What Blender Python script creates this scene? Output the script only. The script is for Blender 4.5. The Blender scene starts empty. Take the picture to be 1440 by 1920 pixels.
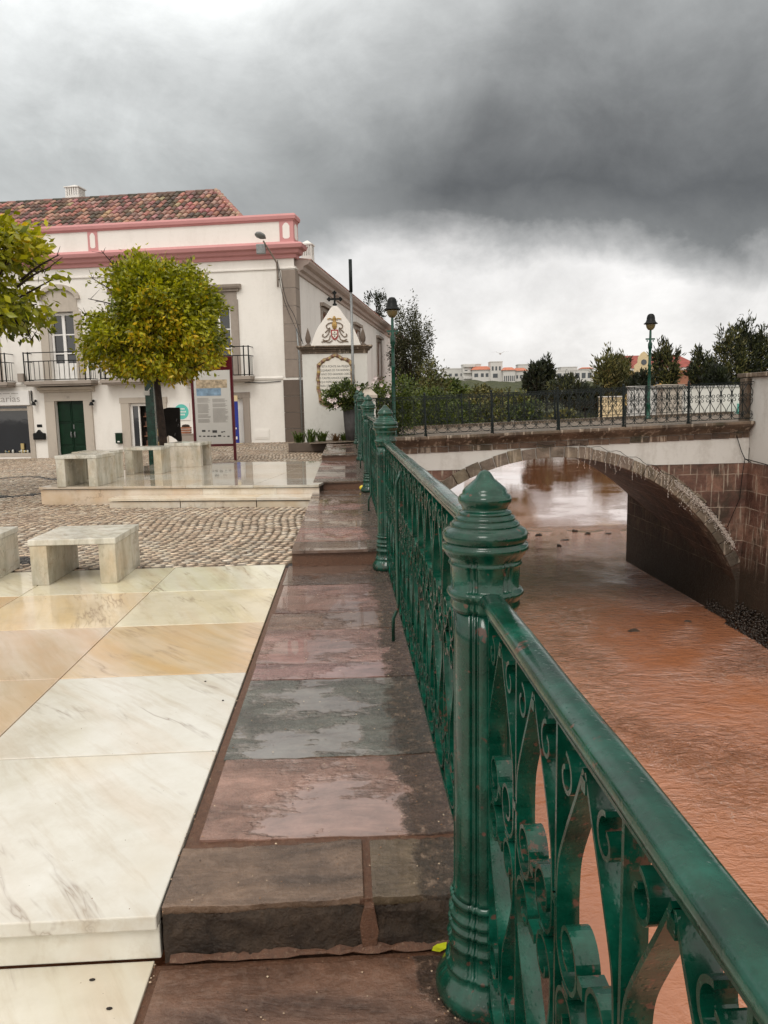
import bpy, bmesh, math, random
import numpy as np
from mathutils import Vector, Matrix
random.seed(7); rng = np.random.default_rng(11)
PI = math.pi; R = math.radians
scn = bpy.context.scene
COL = scn.collection
# ------------------------------------------------------------------ camera geometry
FPX = 1442.0; TH = R(8.0); RO = 0.02; YAW = R(2.75); EYE = 1.6
fw = Vector((math.sin(YAW)*math.cos(TH), math.cos(YAW)*math.cos(TH), -math.sin(TH)))
r0 = Vector((math.cos(YAW), -math.sin(YAW), 0)); u0 = r0.cross(fw)
rt = r0*math.cos(RO) - u0*math.sin(RO); up = u0*math.cos(RO) + r0*math.sin(RO)
def ray(u, v): return fw + rt*((u-720)/FPX) - up*((v-960)/FPX)
def at_y(u, v, y):
    d = ray(u, v); t = y/d.y; return Vector((d.x*t, y, EYE+d.z*t))
def at_z(u, v, z):
    d = ray(u, v); t = (z-EYE)/d.z; return Vector((d.x*t, d.y*t, z))
cd = bpy.data.cameras.new('camera'); cam = bpy.data.objects.new('camera', cd); COL.objects.link(cam)
cam.matrix_world = Matrix(((rt.x, up.x, -fw.x, 0), (rt.y, up.y, -fw.y, 0), (rt.z, up.z, -fw.z, EYE), (0, 0, 0, 1)))
cd.sensor_fit = 'VERTICAL'; cd.sensor_height = 24; cd.sensor_width = 18; cd.lens = 24*FPX/1920
cd.clip_start = 0.05; cd.clip_end = 3000
scn.camera = cam
# ------------------------------------------------------------------ materials
class NT:
    def __init__(s, name):
        s.m = bpy.data.materials.new(name); s.m.use_nodes = True
        s.t = s.m.node_tree; s.t.nodes.clear()
        s.out = s.n('ShaderNodeOutputMaterial'); s.b = s.n('ShaderNodeBsdfPrincipled')
        s.t.links.new(s.b.outputs[0], s.out.inputs[0])
    def n(s, k, **kw):
        x = s.t.nodes.new(k)
        for a, b in kw.items(): setattr(x, a, b)
        return x
    def L(s, a, b):
        if hasattr(a, 'is_output'): s.t.links.new(a, b)
        else:
            if isinstance(a, (tuple, list)) and len(a) == 3 and b.type == 'RGBA': a = (*a, 1)
            b.default_value = a
    def geo(s): return s.n('ShaderNodeNewGeometry').outputs['Position']
    def obj(s): return s.n('ShaderNodeTexCoord').outputs['Object']
    def attr(s, name='Col'): return s.n('ShaderNodeAttribute', attribute_name=name).outputs['Color']
    def noise(s, vec, scale, detail=4, rough=.55, dist=0, col=False):
        x = s.n('ShaderNodeTexNoise'); s.L(vec, x.inputs['Vector']); x.inputs['Scale'].default_value = scale
        x.inputs['Detail'].default_value = detail; x.inputs['Roughness'].default_value = rough; x.inputs['Distortion'].default_value = dist
        return x.outputs['Color' if col else 0]
    def vor(s, vec, scale, feature='F1', out='Distance', rand=1):
        x = s.n('ShaderNodeTexVoronoi', feature=feature); s.L(vec, x.inputs['Vector']); x.inputs['Scale'].default_value = scale
        x.inputs['Randomness'].default_value = rand
        return x.outputs[out]
    def map(s, vec, scale=(1, 1, 1), rot=(0, 0, 0), loc=(0, 0, 0)):
        x = s.n('ShaderNodeMapping'); s.L(vec, x.inputs[0]); x.inputs['Scale'].default_value = scale
        x.inputs['Rotation'].default_value = rot; x.inputs['Location'].default_value = loc
        return x.outputs[0]
    def ramp(s, f, stops):
        x = s.n('ShaderNodeValToRGB'); s.L(f, x.inputs[0]); e = x.color_ramp.elements
        while len(e) > 1: e.remove(e[-1])
        for i, (p, c) in enumerate(stops):
            if not isinstance(c, (tuple, list)): c = (c, c, c)
            el = e[0] if i == 0 else e.new(p)
            el.position = p; el.color = (*c[:3], 1)
        return x.outputs[0]
    def mix(s, f, a, b, mode='MIX'):
        x = s.n('ShaderNodeMix', data_type='RGBA', blend_type=mode)
        s.L(f, x.inputs[0]); s.L(a, x.inputs[6]); s.L(b, x.inputs[7]); return x.outputs[2]
    def mth(s, op, a, b=0.0, clamp=False):
        x = s.n('ShaderNodeMath', operation=op, use_clamp=clamp); s.L(a, x.inputs[0]); s.L(b, x.inputs[1]); return x.outputs[0]
    def vadd(s, a, b, op='ADD'):
        x = s.n('ShaderNodeVectorMath', operation=op); s.L(a, x.inputs[0]); s.L(b, x.inputs[1]); return x.outputs[0]
    def sep(s, v):
        x = s.n('ShaderNodeSeparateXYZ'); s.L(v, x.inputs[0]); return x.outputs
    def bump(s, h, strength=.3, dist=.01, normal=None):
        x = s.n('ShaderNodeBump'); s.L(h, x.inputs['Height']); x.inputs['Strength'].default_value = strength
        x.inputs['Distance'].default_value = dist
        if normal is not None: s.L(normal, x.inputs['Normal'])
        return x.outputs[0]
    def fin(s, col, rough=.5, normal=None, spec=.5, metal=0, coat=0, coatr=.05, trans=0, ior=None, emit=None, es=0):
        b = s.b.inputs
        s.L(col, b['Base Color']); s.L(rough, b['Roughness']); s.L(spec, b['Specular IOR Level']); b['Metallic'].default_value = metal
        s.L(coat, b['Coat Weight']); b['Coat Roughness'].default_value = coatr
        if normal is not None: s.L(normal, b['Normal'])
        if trans: b['Transmission Weight'].default_value = trans
        if ior: b['IOR'].default_value = ior
        if emit: b['Emission Color'].default_value = (*emit, 1); b['Emission Strength'].default_value = es
        return s.m
def plain(name, col, rough=.6, var=.15, scale=6, **kw):
    t = NT(name); n = t.noise(t.geo(), scale, 5)
    c = t.mix(t.ramp(n, [(.3, 0), (.7, 1)]), tuple(x*(1-var) for x in col), tuple(min(1, x*(1+var)) for x in col))
    return t.fin(c, rough, t.bump(n, .15, .01), **kw)
def paint_green(name, near):
    t = NT(name); p = t.geo()
    n = t.noise(p, 9, 6, .65); n2 = t.noise(p, 70, 3)
    c = t.ramp(n, [(.3, (.0008, .018, .010)), (.5, (.0015, .044, .026)), (.74, (.008, .096, .064))])
    sx = t.sep(p)
    if near:
        rust = t.mth('MAXIMUM', t.ramp(t.noise(p, 26, 3, .5), [(.66, 0), (.69, 1)]), t.mth('MULTIPLY', t.ramp(t.noise(p, 55, 5, .7), [(.53, 0), (.58, 1)]), t.ramp(t.noise(p, 3.2, 3), [(.60, 0), (.66, .9)])))
        spot = t.ramp(t.vor(p, 22), [(.10, 1), (.16, 0)])
        sel = t.ramp(t.noise(p, 5, 2), [(.50, 0), (.56, 1)])
        rr = t.mth('MAXIMUM', rust, t.mth('MULTIPLY', spot, sel))
        c = t.mix(t.mth('MULTIPLY', rr, .8), c, t.mix(n2, (.06, .022, .016), (.16, .07, .05)))
    drops = t.ramp(t.vor(p, 85 if near else 40), [(.12, 1), (.34, 0)])
    h = t.mth('ADD', t.mth('MULTIPLY', drops, .30 if near else .1), t.mth('MULTIPLY', t.noise(p, 30, 5, .6), .75))
    ro = t.ramp(t.noise(p, 16, 4), [(.3, .10), (.7, .34)])
    return t.fin(c, ro, t.bump(h, .35, .0035), spec=.38, coat=.3 if near else .15, coatr=.05)
M = {}
M['green'] = paint_green('green_paint', True)
M['green_far'] = paint_green('dark_green_paint', False)
def marble(name, rough0, rough1, scale=1.0, dark=1.0, coat=0, grime=0):
    t = NT(name); rn = t.vadd(t.attr('Rnd'), (37., 23., 11.), 'MULTIPLY'); g = t.geo(); p = t.vadd(g, rn)
    r = t.sep(t.attr('Rnd'))
    vr = t.n('ShaderNodeVectorRotate', rotation_type='Z_AXIS'); t.L(p, vr.inputs['Vector']); t.L(t.mth('ADD', t.mth('MULTIPLY', r[0], .5), -.75), vr.inputs['Angle'])
    w = t.noise(vr.outputs[0], 1.0*scale, 3, .5, col=True)
    q = t.map(t.vadd(vr.outputs[0], t.vadd(w, (.16, .16, .16), 'MULTIPLY')), (5.0, .55, 3.0))
    cloud = t.noise(q, .8*scale, 6, .6); c1 = t.noise(q, .85*scale, 5, .6); c2 = t.noise(q, 2.6*scale, 6, .65)
    vein = t.ramp(t.mth('ABSOLUTE', t.mth('SUBTRACT', c1, .5)), [(0, .9), (.006, .45), (.028, 0)])
    vsel = t.ramp(t.noise(p, 2.1*scale, 4), [(.50, 0), (.66, 1)])
    soft = t.ramp(c2, [(.52, 0), (.72, 1)])
    base = t.attr('Col')
    c = t.mix(t.ramp(cloud, [(.35, 0), (.65, 1)]), base, t.mix(.45, base, (.76, .75, .71)))
    c = t.mix(t.ramp(t.noise(q, .7*scale, 4), [(.52, 0), (.74, .34)]), c, (.56, .36, .19))
    c = t.mix(t.mth('MULTIPLY', soft, .42), c, (.42, .32, .20))
    c = t.mix(t.ramp(t.noise(p, .9, 3, .5), [(.55, 0), (.68, .5)]), c, t.mix(1, c, (.92, .76, .54), 'MULTIPLY'))
    c = t.mix(t.mth('MULTIPLY', t.mth('MULTIPLY', vein, vsel), .75), c, (.20, .13, .09))
    mot = t.noise(g, 3.5, 6, .7); c = t.mix(t.ramp(mot, [(.40, .0), (.68, .30)]), c, (.47, .41, .30))
    st = t.noise(g, 1.1, 7, .72); c = t.mix(t.ramp(st, [(.54, 0), (.70, .30)]), c, (.40, .33, .22))
    speck = t.ramp(t.vor(p, 4.0), [(.012, 1), (.02, 0)])
    c = t.mix(t.mth('MULTIPLY', speck, .8), c, (.03, .025, .02))
    if grime: c = t.mix(t.ramp(t.noise(t.map(g, (3, 3, .8)), 2.2, 6, .7), [(.42, 0), (.68, grime)]), c, (.20, .19, .13))
    if dark != 1: c = t.mix(1, c, (dark, dark, dark), 'MULTIPLY')
    ro = t.ramp(t.noise(g, 1.7, 5, .6), [(.35, rough0), (.7, rough1)])
    h = t.noise(g, 6, 4)
    return t.fin(c, ro, t.bump(h, .05, .01), spec=.55, coat=coat, coatr=.02)
M['marble'] = marble('wet_marble', .05, .16)
M['marble_wet'] = marble('flooded_marble', .03, .10, 1.0, .80, .35)
M['marble_bench'] = marble('bench_marble', .12, .3, 2.0, 1.0, 0, .6)
def slate():
    t = NT('wet_slate'); p = t.geo(); base = t.attr('Col'); s = t.sep(p)
    q = t.vadd(p, t.vadd(t.attr('Rnd'), (13., 7., 5.), 'MULTIPLY'))
    n = t.noise(t.map(q, (1, 2.6, 1)), 2.4, 9, .68, .5); f = t.noise(q, 30, 7, .72); md = t.noise(q, 8, 6, .7)
    c = t.mix(t.ramp(n, [(.34, 0), (.64, 1)]), t.mix(1, base, (.42, .37, .34), 'MULTIPLY'), t.mix(1, base, (1.3, 1.2, 1.14), 'MULTIPLY'))
    c = t.mix(t.ramp(md, [(.40, .45), (.60, 0)]), c, t.mix(1, c, (.42, .38, .34), 'MULTIPLY'))
    c = t.mix(t.ramp(f, [(.5, 0), (.8, .35)]), c, (.34, .25, .20))
    edge = t.ramp(t.mth('ADD', s[0], t.mth('MULTIPLY', t.mth('SUBTRACT', t.noise(q, 4.5, 6, .65), .5), .42)), [(.16, 0), (.20, 1)])
    pit = t.ramp(t.noise(q, 26, 6, .8), [(.42, 0), (.60, 1)])
    c = t.mix(t.mth('MULTIPLY', edge, .72), c, t.mix(pit, (.032, .024, .018), (.22, .15, .105)))
    pd = t.ramp(t.mth('ADD', t.noise(q, 1.2, 6, .62), t.mth('MULTIPLY', t.noise(t.map(q, (1, 4, 1)), 6, 5), .16)), [(.555, 0), (.60, 1)])
    pd = t.mth('MULTIPLY', pd, t.ramp(t.sep(t.attr('Rnd'))[0], [(.18, .0), (.22, 1)]))
    pd = t.mth('MULTIPLY', pd, t.mth('SUBTRACT', 1, edge))
    c = t.mix(t.mth('MULTIPLY', pd, .18), c, (.36, .24, .20))
    chip = t.ramp(t.vor(q, 7), [(.03, 1), (.045, 0)]); c = t.mix(t.mth('MULTIPLY', chip, t.ramp(md, [(.5, 0), (.55, .8)])), c, (.55, .42, .30))
    ro = t.mix(pd, t.ramp(f, [(.3, .16), (.7, .36)]), (.03, .03, .03))
    h = t.mth('ADD', t.mth('MULTIPLY', n, 1.1), t.mth('ADD', t.mth('MULTIPLY', f, .35), t.mth('MULTIPLY', md, .45)))
    h = t.mth('ADD', h, t.mth('MULTIPLY', t.mth('MULTIPLY', pit, edge), .8))
    h = t.mth('MULTIPLY', h, t.mth('SUBTRACT', 1, t.mth('MULTIPLY', pd, .90)))
    return t.fin(c, ro, t.bump(h, .95, .016), spec=.6, coat=t.mth('ADD', .12, t.mth('MULTIPLY', pd, .5)), coatr=.02)
M['slate'] = slate()
def mortar():
    t = NT('mortar'); p = t.geo(); f = t.noise(p, 45, 6, .7)
    v = t.noise(p, 110, 5, .8)
    c = t.mix(f, (.035, .018, .012), (.20, .092, .05)); c = t.mix(t.ramp(v, [(.55, 0), (.7, .5)]), c, (.40, .30, .2))
    return t.fin(c, .4, t.bump(t.mth('ADD', f, v), .8, .006))
M['mortar'] = mortar()
def riser():
    t = NT('rough_riser_stone'); p = t.geo(); n = t.noise(p, 6, 8, .7); f = t.noise(p, 40, 6, .75)
    c = t.mix(t.ramp(n, [(.35, 0), (.7, 1)]), (.018, .012, .008), (.085, .055, .035))
    c = t.mix(t.ramp(f, [(.55, 0), (.8, .5)]), c, (.13, .075, .04))
    return t.fin(c, .4, t.bump(t.mth('ADD', n, f), 1, .02))
M['riser'] = riser()
def cobble():
    t = NT('limestone_cobbles'); p = t.geo(); base = t.attr('Col'); n = t.noise(p, 14, 5, .6); f = t.noise(p, 60, 4)
    c = t.mix(t.ramp(n, [(.3, 0), (.7, 1)]), t.mix(1, base, (.72, .66, .6), 'MULTIPLY'), t.mix(1, base, (1.15, 1.12, 1.05), 'MULTIPLY'))
    c = t.mix(t.ramp(t.noise(p, .6, 4), [(.4, 0), (.7, .35)]), c, t.mix(1, c, (.75, .55, .42), 'MULTIPLY'))
    return t.fin(c, t.ramp(n, [(.3, .13), (.7, .32)]), t.bump(t.mth('ADD', n, t.mth('MULTIPLY', f, .4)), .5, .012), spec=.5)
M['cobble'] = cobble()
M['dirt'] = plain('wet_joint_dirt', (.014, .010, .008), .45, .4, 30)
def plaster(name, base, dirt=.5, rough=.75, dirtcol=(.33, .30, .26)):
    t = NT(name); p = t.geo()
    n = t.noise(t.map(p, (1, 1, .25)), 1.6, 7, .65); f = t.noise(p, 9, 6, .7)
    st = t.ramp(t.mth('ADD', t.mth('MULTIPLY', n, .7), t.mth('MULTIPLY', f, .3)), [(.48, 0), (.72, dirt)])
    c = t.mix(st, base, dirtcol)
    c = t.mix(t.ramp(t.noise(p, .5, 3), [(.35, 0), (.7, .18)]), c, tuple(x*.8 for x in base))
    return t.fin(c, rough, t.bump(f, .25, .01), spec=.3)
M['white'] = plaster('white_plaster', (.80, .775, .73), .30, dirtcol=(.48, .44, .38))
M['white2'] = plaster('shaded_white_plaster', (.78, .75, .72), .35)
M['white_old'] = plaster('weathered_white_plaster', (.66, .65, .61), .62)
M['bridge_white'] = plaster('bridge_whitewash', (.62, .61, .575), .75)
M['pink'] = plaster('pink_trim', (.56, .275, .272), .3, dirtcol=(.36, .17, .16))
M['trimstone'] = plaster('grey_trim_stone', (.33, .285, .245), .6, dirtcol=(.15, .125, .105))
M['palestone'] = plaster('pale_trim_stone', (.47, .42, .36), .5, dirtcol=(.24, .20, .165))
M['quoin'] = plaster('quoin_stone', (.27, .225, .19), .7, dirtcol=(.16, .13, .11))
M['darkquoin'] = plaster('dark_quoin_stone', (.13, .10, .08), .7, dirtcol=(.075, .06, .05))
M['eave'] = plaster('eave_stone', (.50, .42, .38), .4, dirtcol=(.26, .21, .19))
def stone_course(name, a, b, moss, zdark=None, streak=.3, brick=False):
    t = NT(name); p = t.geo(); base = t.attr('Col'); joint = None
    if brick:
        q = t.sep(p); cb = t.n('ShaderNodeCombineXYZ'); t.L(t.mth('ADD', q[0], q[1]), cb.inputs[0])
        t.L(t.mth('ADD', q[2], t.mth('MULTIPLY', t.noise(p, 1.2, 3), .10)), cb.inputs[1])
        k = t.n('ShaderNodeTexBrick', offset=.43); t.L(cb.outputs[0], k.inputs['Vector']); k.inputs['Scale'].default_value = 1
        k.inputs['Brick Width'].default_value = .82; k.inputs['Row Height'].default_value = .47; k.inputs['Mortar Size'].default_value = .014
        k.inputs['Mortar Smooth'].default_value = .3; k.inputs['Color1'].default_value = (.55, .38, .36, 1); k.inputs['Color2'].default_value = (1.35, 1.25, 1.15, 1); k.inputs['Mortar'].default_value = (1, 1, 1, 1)
        base = k.outputs[0]; joint = k.outputs['Fac']
    n = t.noise(p, 2.5, 7, .65); f = t.noise(p, 16, 6, .7)
    c = t.mix(t.ramp(n, [(.3, 0), (.7, 1)]), a, b); c = t.mix(.75, c, t.mix(1, c, base, 'MULTIPLY'))
    c = t.mix(t.ramp(t.noise(p, 1.1, 6, .7), [(.5, 0), (.64, .75)]), c, moss)
    sk = t.ramp(t.noise(t.map(p, (7, 7, .55)), 1.4, 4), [(.57, 0), (.64, streak)])
    c = t.mix(sk, c, (.50, .42, .33))
    if joint is not None: c = t.mix(t.ramp(t.noise(p, .7, 5, .7), [(.40, 0), (.62, .7)]), c, t.mix(1, c, (.42, .45, .44), 'MULTIPLY')); c = t.mix(t.mth('MULTIPLY', t.mth('MULTIPLY', joint, .7), t.ramp(t.noise(p, 1.7, 5, .7), [(.42, .1), (.6, 1)])), c, (.44, .36, .28))
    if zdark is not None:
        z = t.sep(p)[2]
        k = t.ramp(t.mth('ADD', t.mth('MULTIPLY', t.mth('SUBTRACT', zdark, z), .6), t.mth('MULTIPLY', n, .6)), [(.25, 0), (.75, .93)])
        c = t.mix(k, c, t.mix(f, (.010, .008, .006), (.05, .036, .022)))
    return t.fin(c, t.ramp(f, [(.3, .35), (.7, .7)]), t.bump(t.mth('ADD', n, f), .8, .03))
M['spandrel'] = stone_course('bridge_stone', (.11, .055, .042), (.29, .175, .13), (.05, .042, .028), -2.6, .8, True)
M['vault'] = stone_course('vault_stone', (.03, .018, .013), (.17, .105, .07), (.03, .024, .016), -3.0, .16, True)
M['ring'] = stone_course('arch_ring_stone', (.09, .07, .05), (.27, .225, .17), (.07, .06, .038), None, .5)
M['cornice'] = stone_course('bridge_cornice_stone', (.06, .040, .026), (.19, .135, .09), (.035, .034, .012), None, .6)
def tiles():
    t = NT('clay_roof_tiles'); p = t.geo(); base = t.attr('Col'); n = t.noise(p, 9, 5, .7)
    c = t.mix(t.ramp(n, [(.45, 0), (.75, .75)]), base, (.05, .038, .025))
    return t.fin(c, .7, t.bump(n, .4, .01))
M['tile'] = tiles()
def foliage(name, rough=.34, tr=.28):
    t = NT(name); base = t.attr('Col'); n = t.noise(t.geo(), 40, 2)
    c = t.mix(n, t.mix(1, base, (.75, .75, .75), 'MULTIPLY'), t.mix(1, base, (1.2, 1.2, 1.1), 'MULTIPLY'))
    t.fin(c, rough, spec=.4)
    tl = t.n('ShaderNodeBsdfTranslucent'); t.L(t.mix(1, c, (1.5, 1.5, .6), 'MULTIPLY'), tl.inputs[0])
    mx = t.n('ShaderNodeMixShader'); mx.inputs[0].default_value = tr
    t.t.links.new(t.b.outputs[0], mx.inputs[1]); t.t.links.new(tl.outputs[0], mx.inputs[2]); t.t.links.new(mx.outputs[0], t.out.inputs[0])
    return t.m
M['leaf'] = foliage('orange_leaves'); M['leaf_far'] = foliage('distant_leaves', .6, .15)
M['bark'] = plain('wet_bark', (.030, .019, .014), .55, .5, 14, spec=.2)
M['iron'] = plain('black_iron', (.008, .009, .009), .45, spec=.18)
M['iron_blue'] = plain('dark_railing_iron', (.009, .014, .014), .4, spec=.2)
M['roofwhite'] = plaster('limewashed_chimney', (.74, .73, .70), .2)
M['galv'] = plain('galvanised_steel', (.22, .23, .23), .4, .2, 20, metal=.5)
M['door_green'] = plain('door_green', (.002, .020, .008), .35, .3, 5, spec=.2)
M['frame_white'] = plain('white_frame_paint', (.78, .77, .75), .4, .04)
M['glass'] = plain('dark_window_glass', (.012, .014, .018), .04, .2, 1.5, spec=.9)
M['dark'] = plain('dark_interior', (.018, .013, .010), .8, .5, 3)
M['maroon'] = plain('maroon_paint', (.085, .004, .010), .3)
M['teal'] = plain('teal_disc', (.10, .50, .43), .5, .05)
M['paper'] = plaster('printed_board', (.60, .59, .56), .1)
M['paperwhite'] = plain('white_board', (.75, .74, .72), .5, .03)
M['ink'] = plain('ink', (.05, .05, .05), .6); M['greyink'] = plain('grey_ink', (.33, .31, .29), .6)
M['skyblue'] = plain('printed_sky_photo', (.22, .33, .45), .5, .4, 8); M['sandprint'] = plain('printed_town_photo', (.45, .36, .25), .5, .45, 14)
M['blue'] = plain('blue_banner', (.006, .02, .22), .5); M['cream'] = plain('cream_paint', (.62, .50, .30), .6)
M['yellowwall'] = plaster('ochre_plaster', (.56, .37, .12), .4); M['redroof'] = plain('red_roof', (.26, .055, .04), .7, .35, .6)
M['orangeroof'] = plain('orange_roof', (.48, .17, .10), .7, .25, 1); M['salmon'] = plaster('salmon_plaster', (.55, .25, .17), .3)
M['palewall'] = plaster('pale_house_wall', (.58, .57, .55), .3); M['winfar'] = plain('distant_window', (.06, .07, .08), .2)
M['gold'] = plain('gilded_paint', (.40, .25, .07), .45, .4, 12); M['brownink'] = plain('brown_glaze', (.13, .085, .05), .4, .4, 20)
M['tilewhite'] = plain('glazed_tile_white', (.70, .67, .60), .3, .05); M['redink'] = plain('red_glaze', (.30, .03, .03), .4)
M['frameglaze'] = plain('ochre_frame_glaze', (.30, .215, .13), .4, .6, 18)
M['amber'] = plain('amber_lamp_bowl', (.16, .125, .055), .12, .2, 3, spec=.7)
M['leafyellow'] = plain('yellow_leaf', (.55, .60, .02), .35, .25, 40); M['lemon'] = plain('lemon_skin', (.75, .58, .04), .4, .1, 40)
M['relief'] = (lambda t: t.fin(t.mix(1, t.attr('Col'), t.ramp(t.noise(t.geo(), 40, 4), [(.3, .5), (.7, 1.4)]), 'MULTIPLY'), .35))(NT('painted_relief'))
M['potgrey'] = plain('grey_planter', (.06, .055, .055), .6, .3, 8); M['petal'] = plain('pale_pink_petals', (.66, .56, .55), .5)
M['cloth'] = plain('black_cloth', (.012, .010, .009), .8, .3, 8, spec=.15); M['bulb'] = plain('clear_bulbs', (.62, .56, .50), .3)
M['wood'] = plain('brown_crate', (.25, .10, .05), .6, .4); M['feather'] = plain('gull_feathers', (.55, .55, .55), .7)
def water():
    t = NT('muddy_water'); p = t.geo(); s = t.sep(p)
    n = t.mth('ADD', t.mth('MULTIPLY', t.noise(p, .25, 5), .5), t.mth('MULTIPLY', t.noise(t.map(p, (2.2, .35, 1)), .8, 6, .6, .8), .5)); c = t.mix(t.ramp(n, [(.3, 0), (.7, 1)]), (.40, .148, .068), (.53, .222, .112))
    fo = t.mth('ABSOLUTE', t.mth('SUBTRACT', t.noise(t.map(p, (1.3, .42, 1)), 1.1, 6, .62, 1.6), .5)); fm = t.mth('MULTIPLY', t.ramp(fo, [(0, 1), (.010, 0)]), t.ramp(t.noise(p, .45, 4), [(.52, 0), (.62, .5)]))
    c = t.mix(fm, c, (.66, .50, .40))
    near = t.ramp(t.mth('MULTIPLY', s[1], .01), [(.04, .22), (.09, .55), (.15, 1.3), (.36, 1.3), (.385, .05), (.6, .02)])
    a = t.noise(t.map(p, (1, 1.9, 1)), 2.0, 5, .62, 1.2); b = t.noise(t.map(p, (1, 1.6, 1), (0, 0, .5)), 7, 4, .65, .8)
    big = t.noise(p, .5, 3); patch = t.ramp(t.noise(p, .22, 4), [(.38, .2), (.62, 1.4)])
    h = t.mth('ADD', a, t.mth('MULTIPLY', b, .42)); h = t.mth('ADD', h, t.mth('MULTIPLY', big, .9))
    x = t.n('ShaderNodeBump'); t.L(h, x.inputs['Height']); t.L(t.mth('MULTIPLY', t.mth('MULTIPLY', near, patch), .9), x.inputs['Strength']); x.inputs['Distance'].default_value = .20
    m = t.fin(c, .04, x.outputs[0], spec=.5, ior=1.4, coat=t.ramp(t.mth('MULTIPLY', s[1], .01), [(.05, .15), (.11, .38), (.22, .85), (.38, 1)]), coatr=.03); t.b.inputs['Coat IOR'].default_value = 2.9; t.L(x.outputs[0], t.b.inputs['Coat Normal']); return m
M['water'] = water()
def grassy():
    t = NT('river_bank_scrub'); p = t.geo(); n = t.noise(p, .35, 7, .7); f = t.noise(p, 3, 5, .7)
    c = t.mix(t.ramp(n, [(.3, 0), (.7, 1)]), (.020, .028, .010), (.075, .085, .028)); c = t.mix(t.ramp(f, [(.5, 0), (.75, .6)]), c, (.11, .09, .05))
    return t.fin(c, .85, t.bump(t.mth('ADD', n, f), .8, .5))
M['bank'] = grassy()
def gravel():
    t = NT('ledge_gravel'); p = t.geo(); v = t.vor(p, 55); n = t.noise(p, 30, 5, .7)
    c = t.mix(t.ramp(n, [(.3, 0), (.7, 1)]), (.05, .032, .02), (.36, .25, .15))
    return t.fin(c, .35, t.bump(t.mth('ADD', v, n), 1, .02))
M['gravel'] = gravel()
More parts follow.
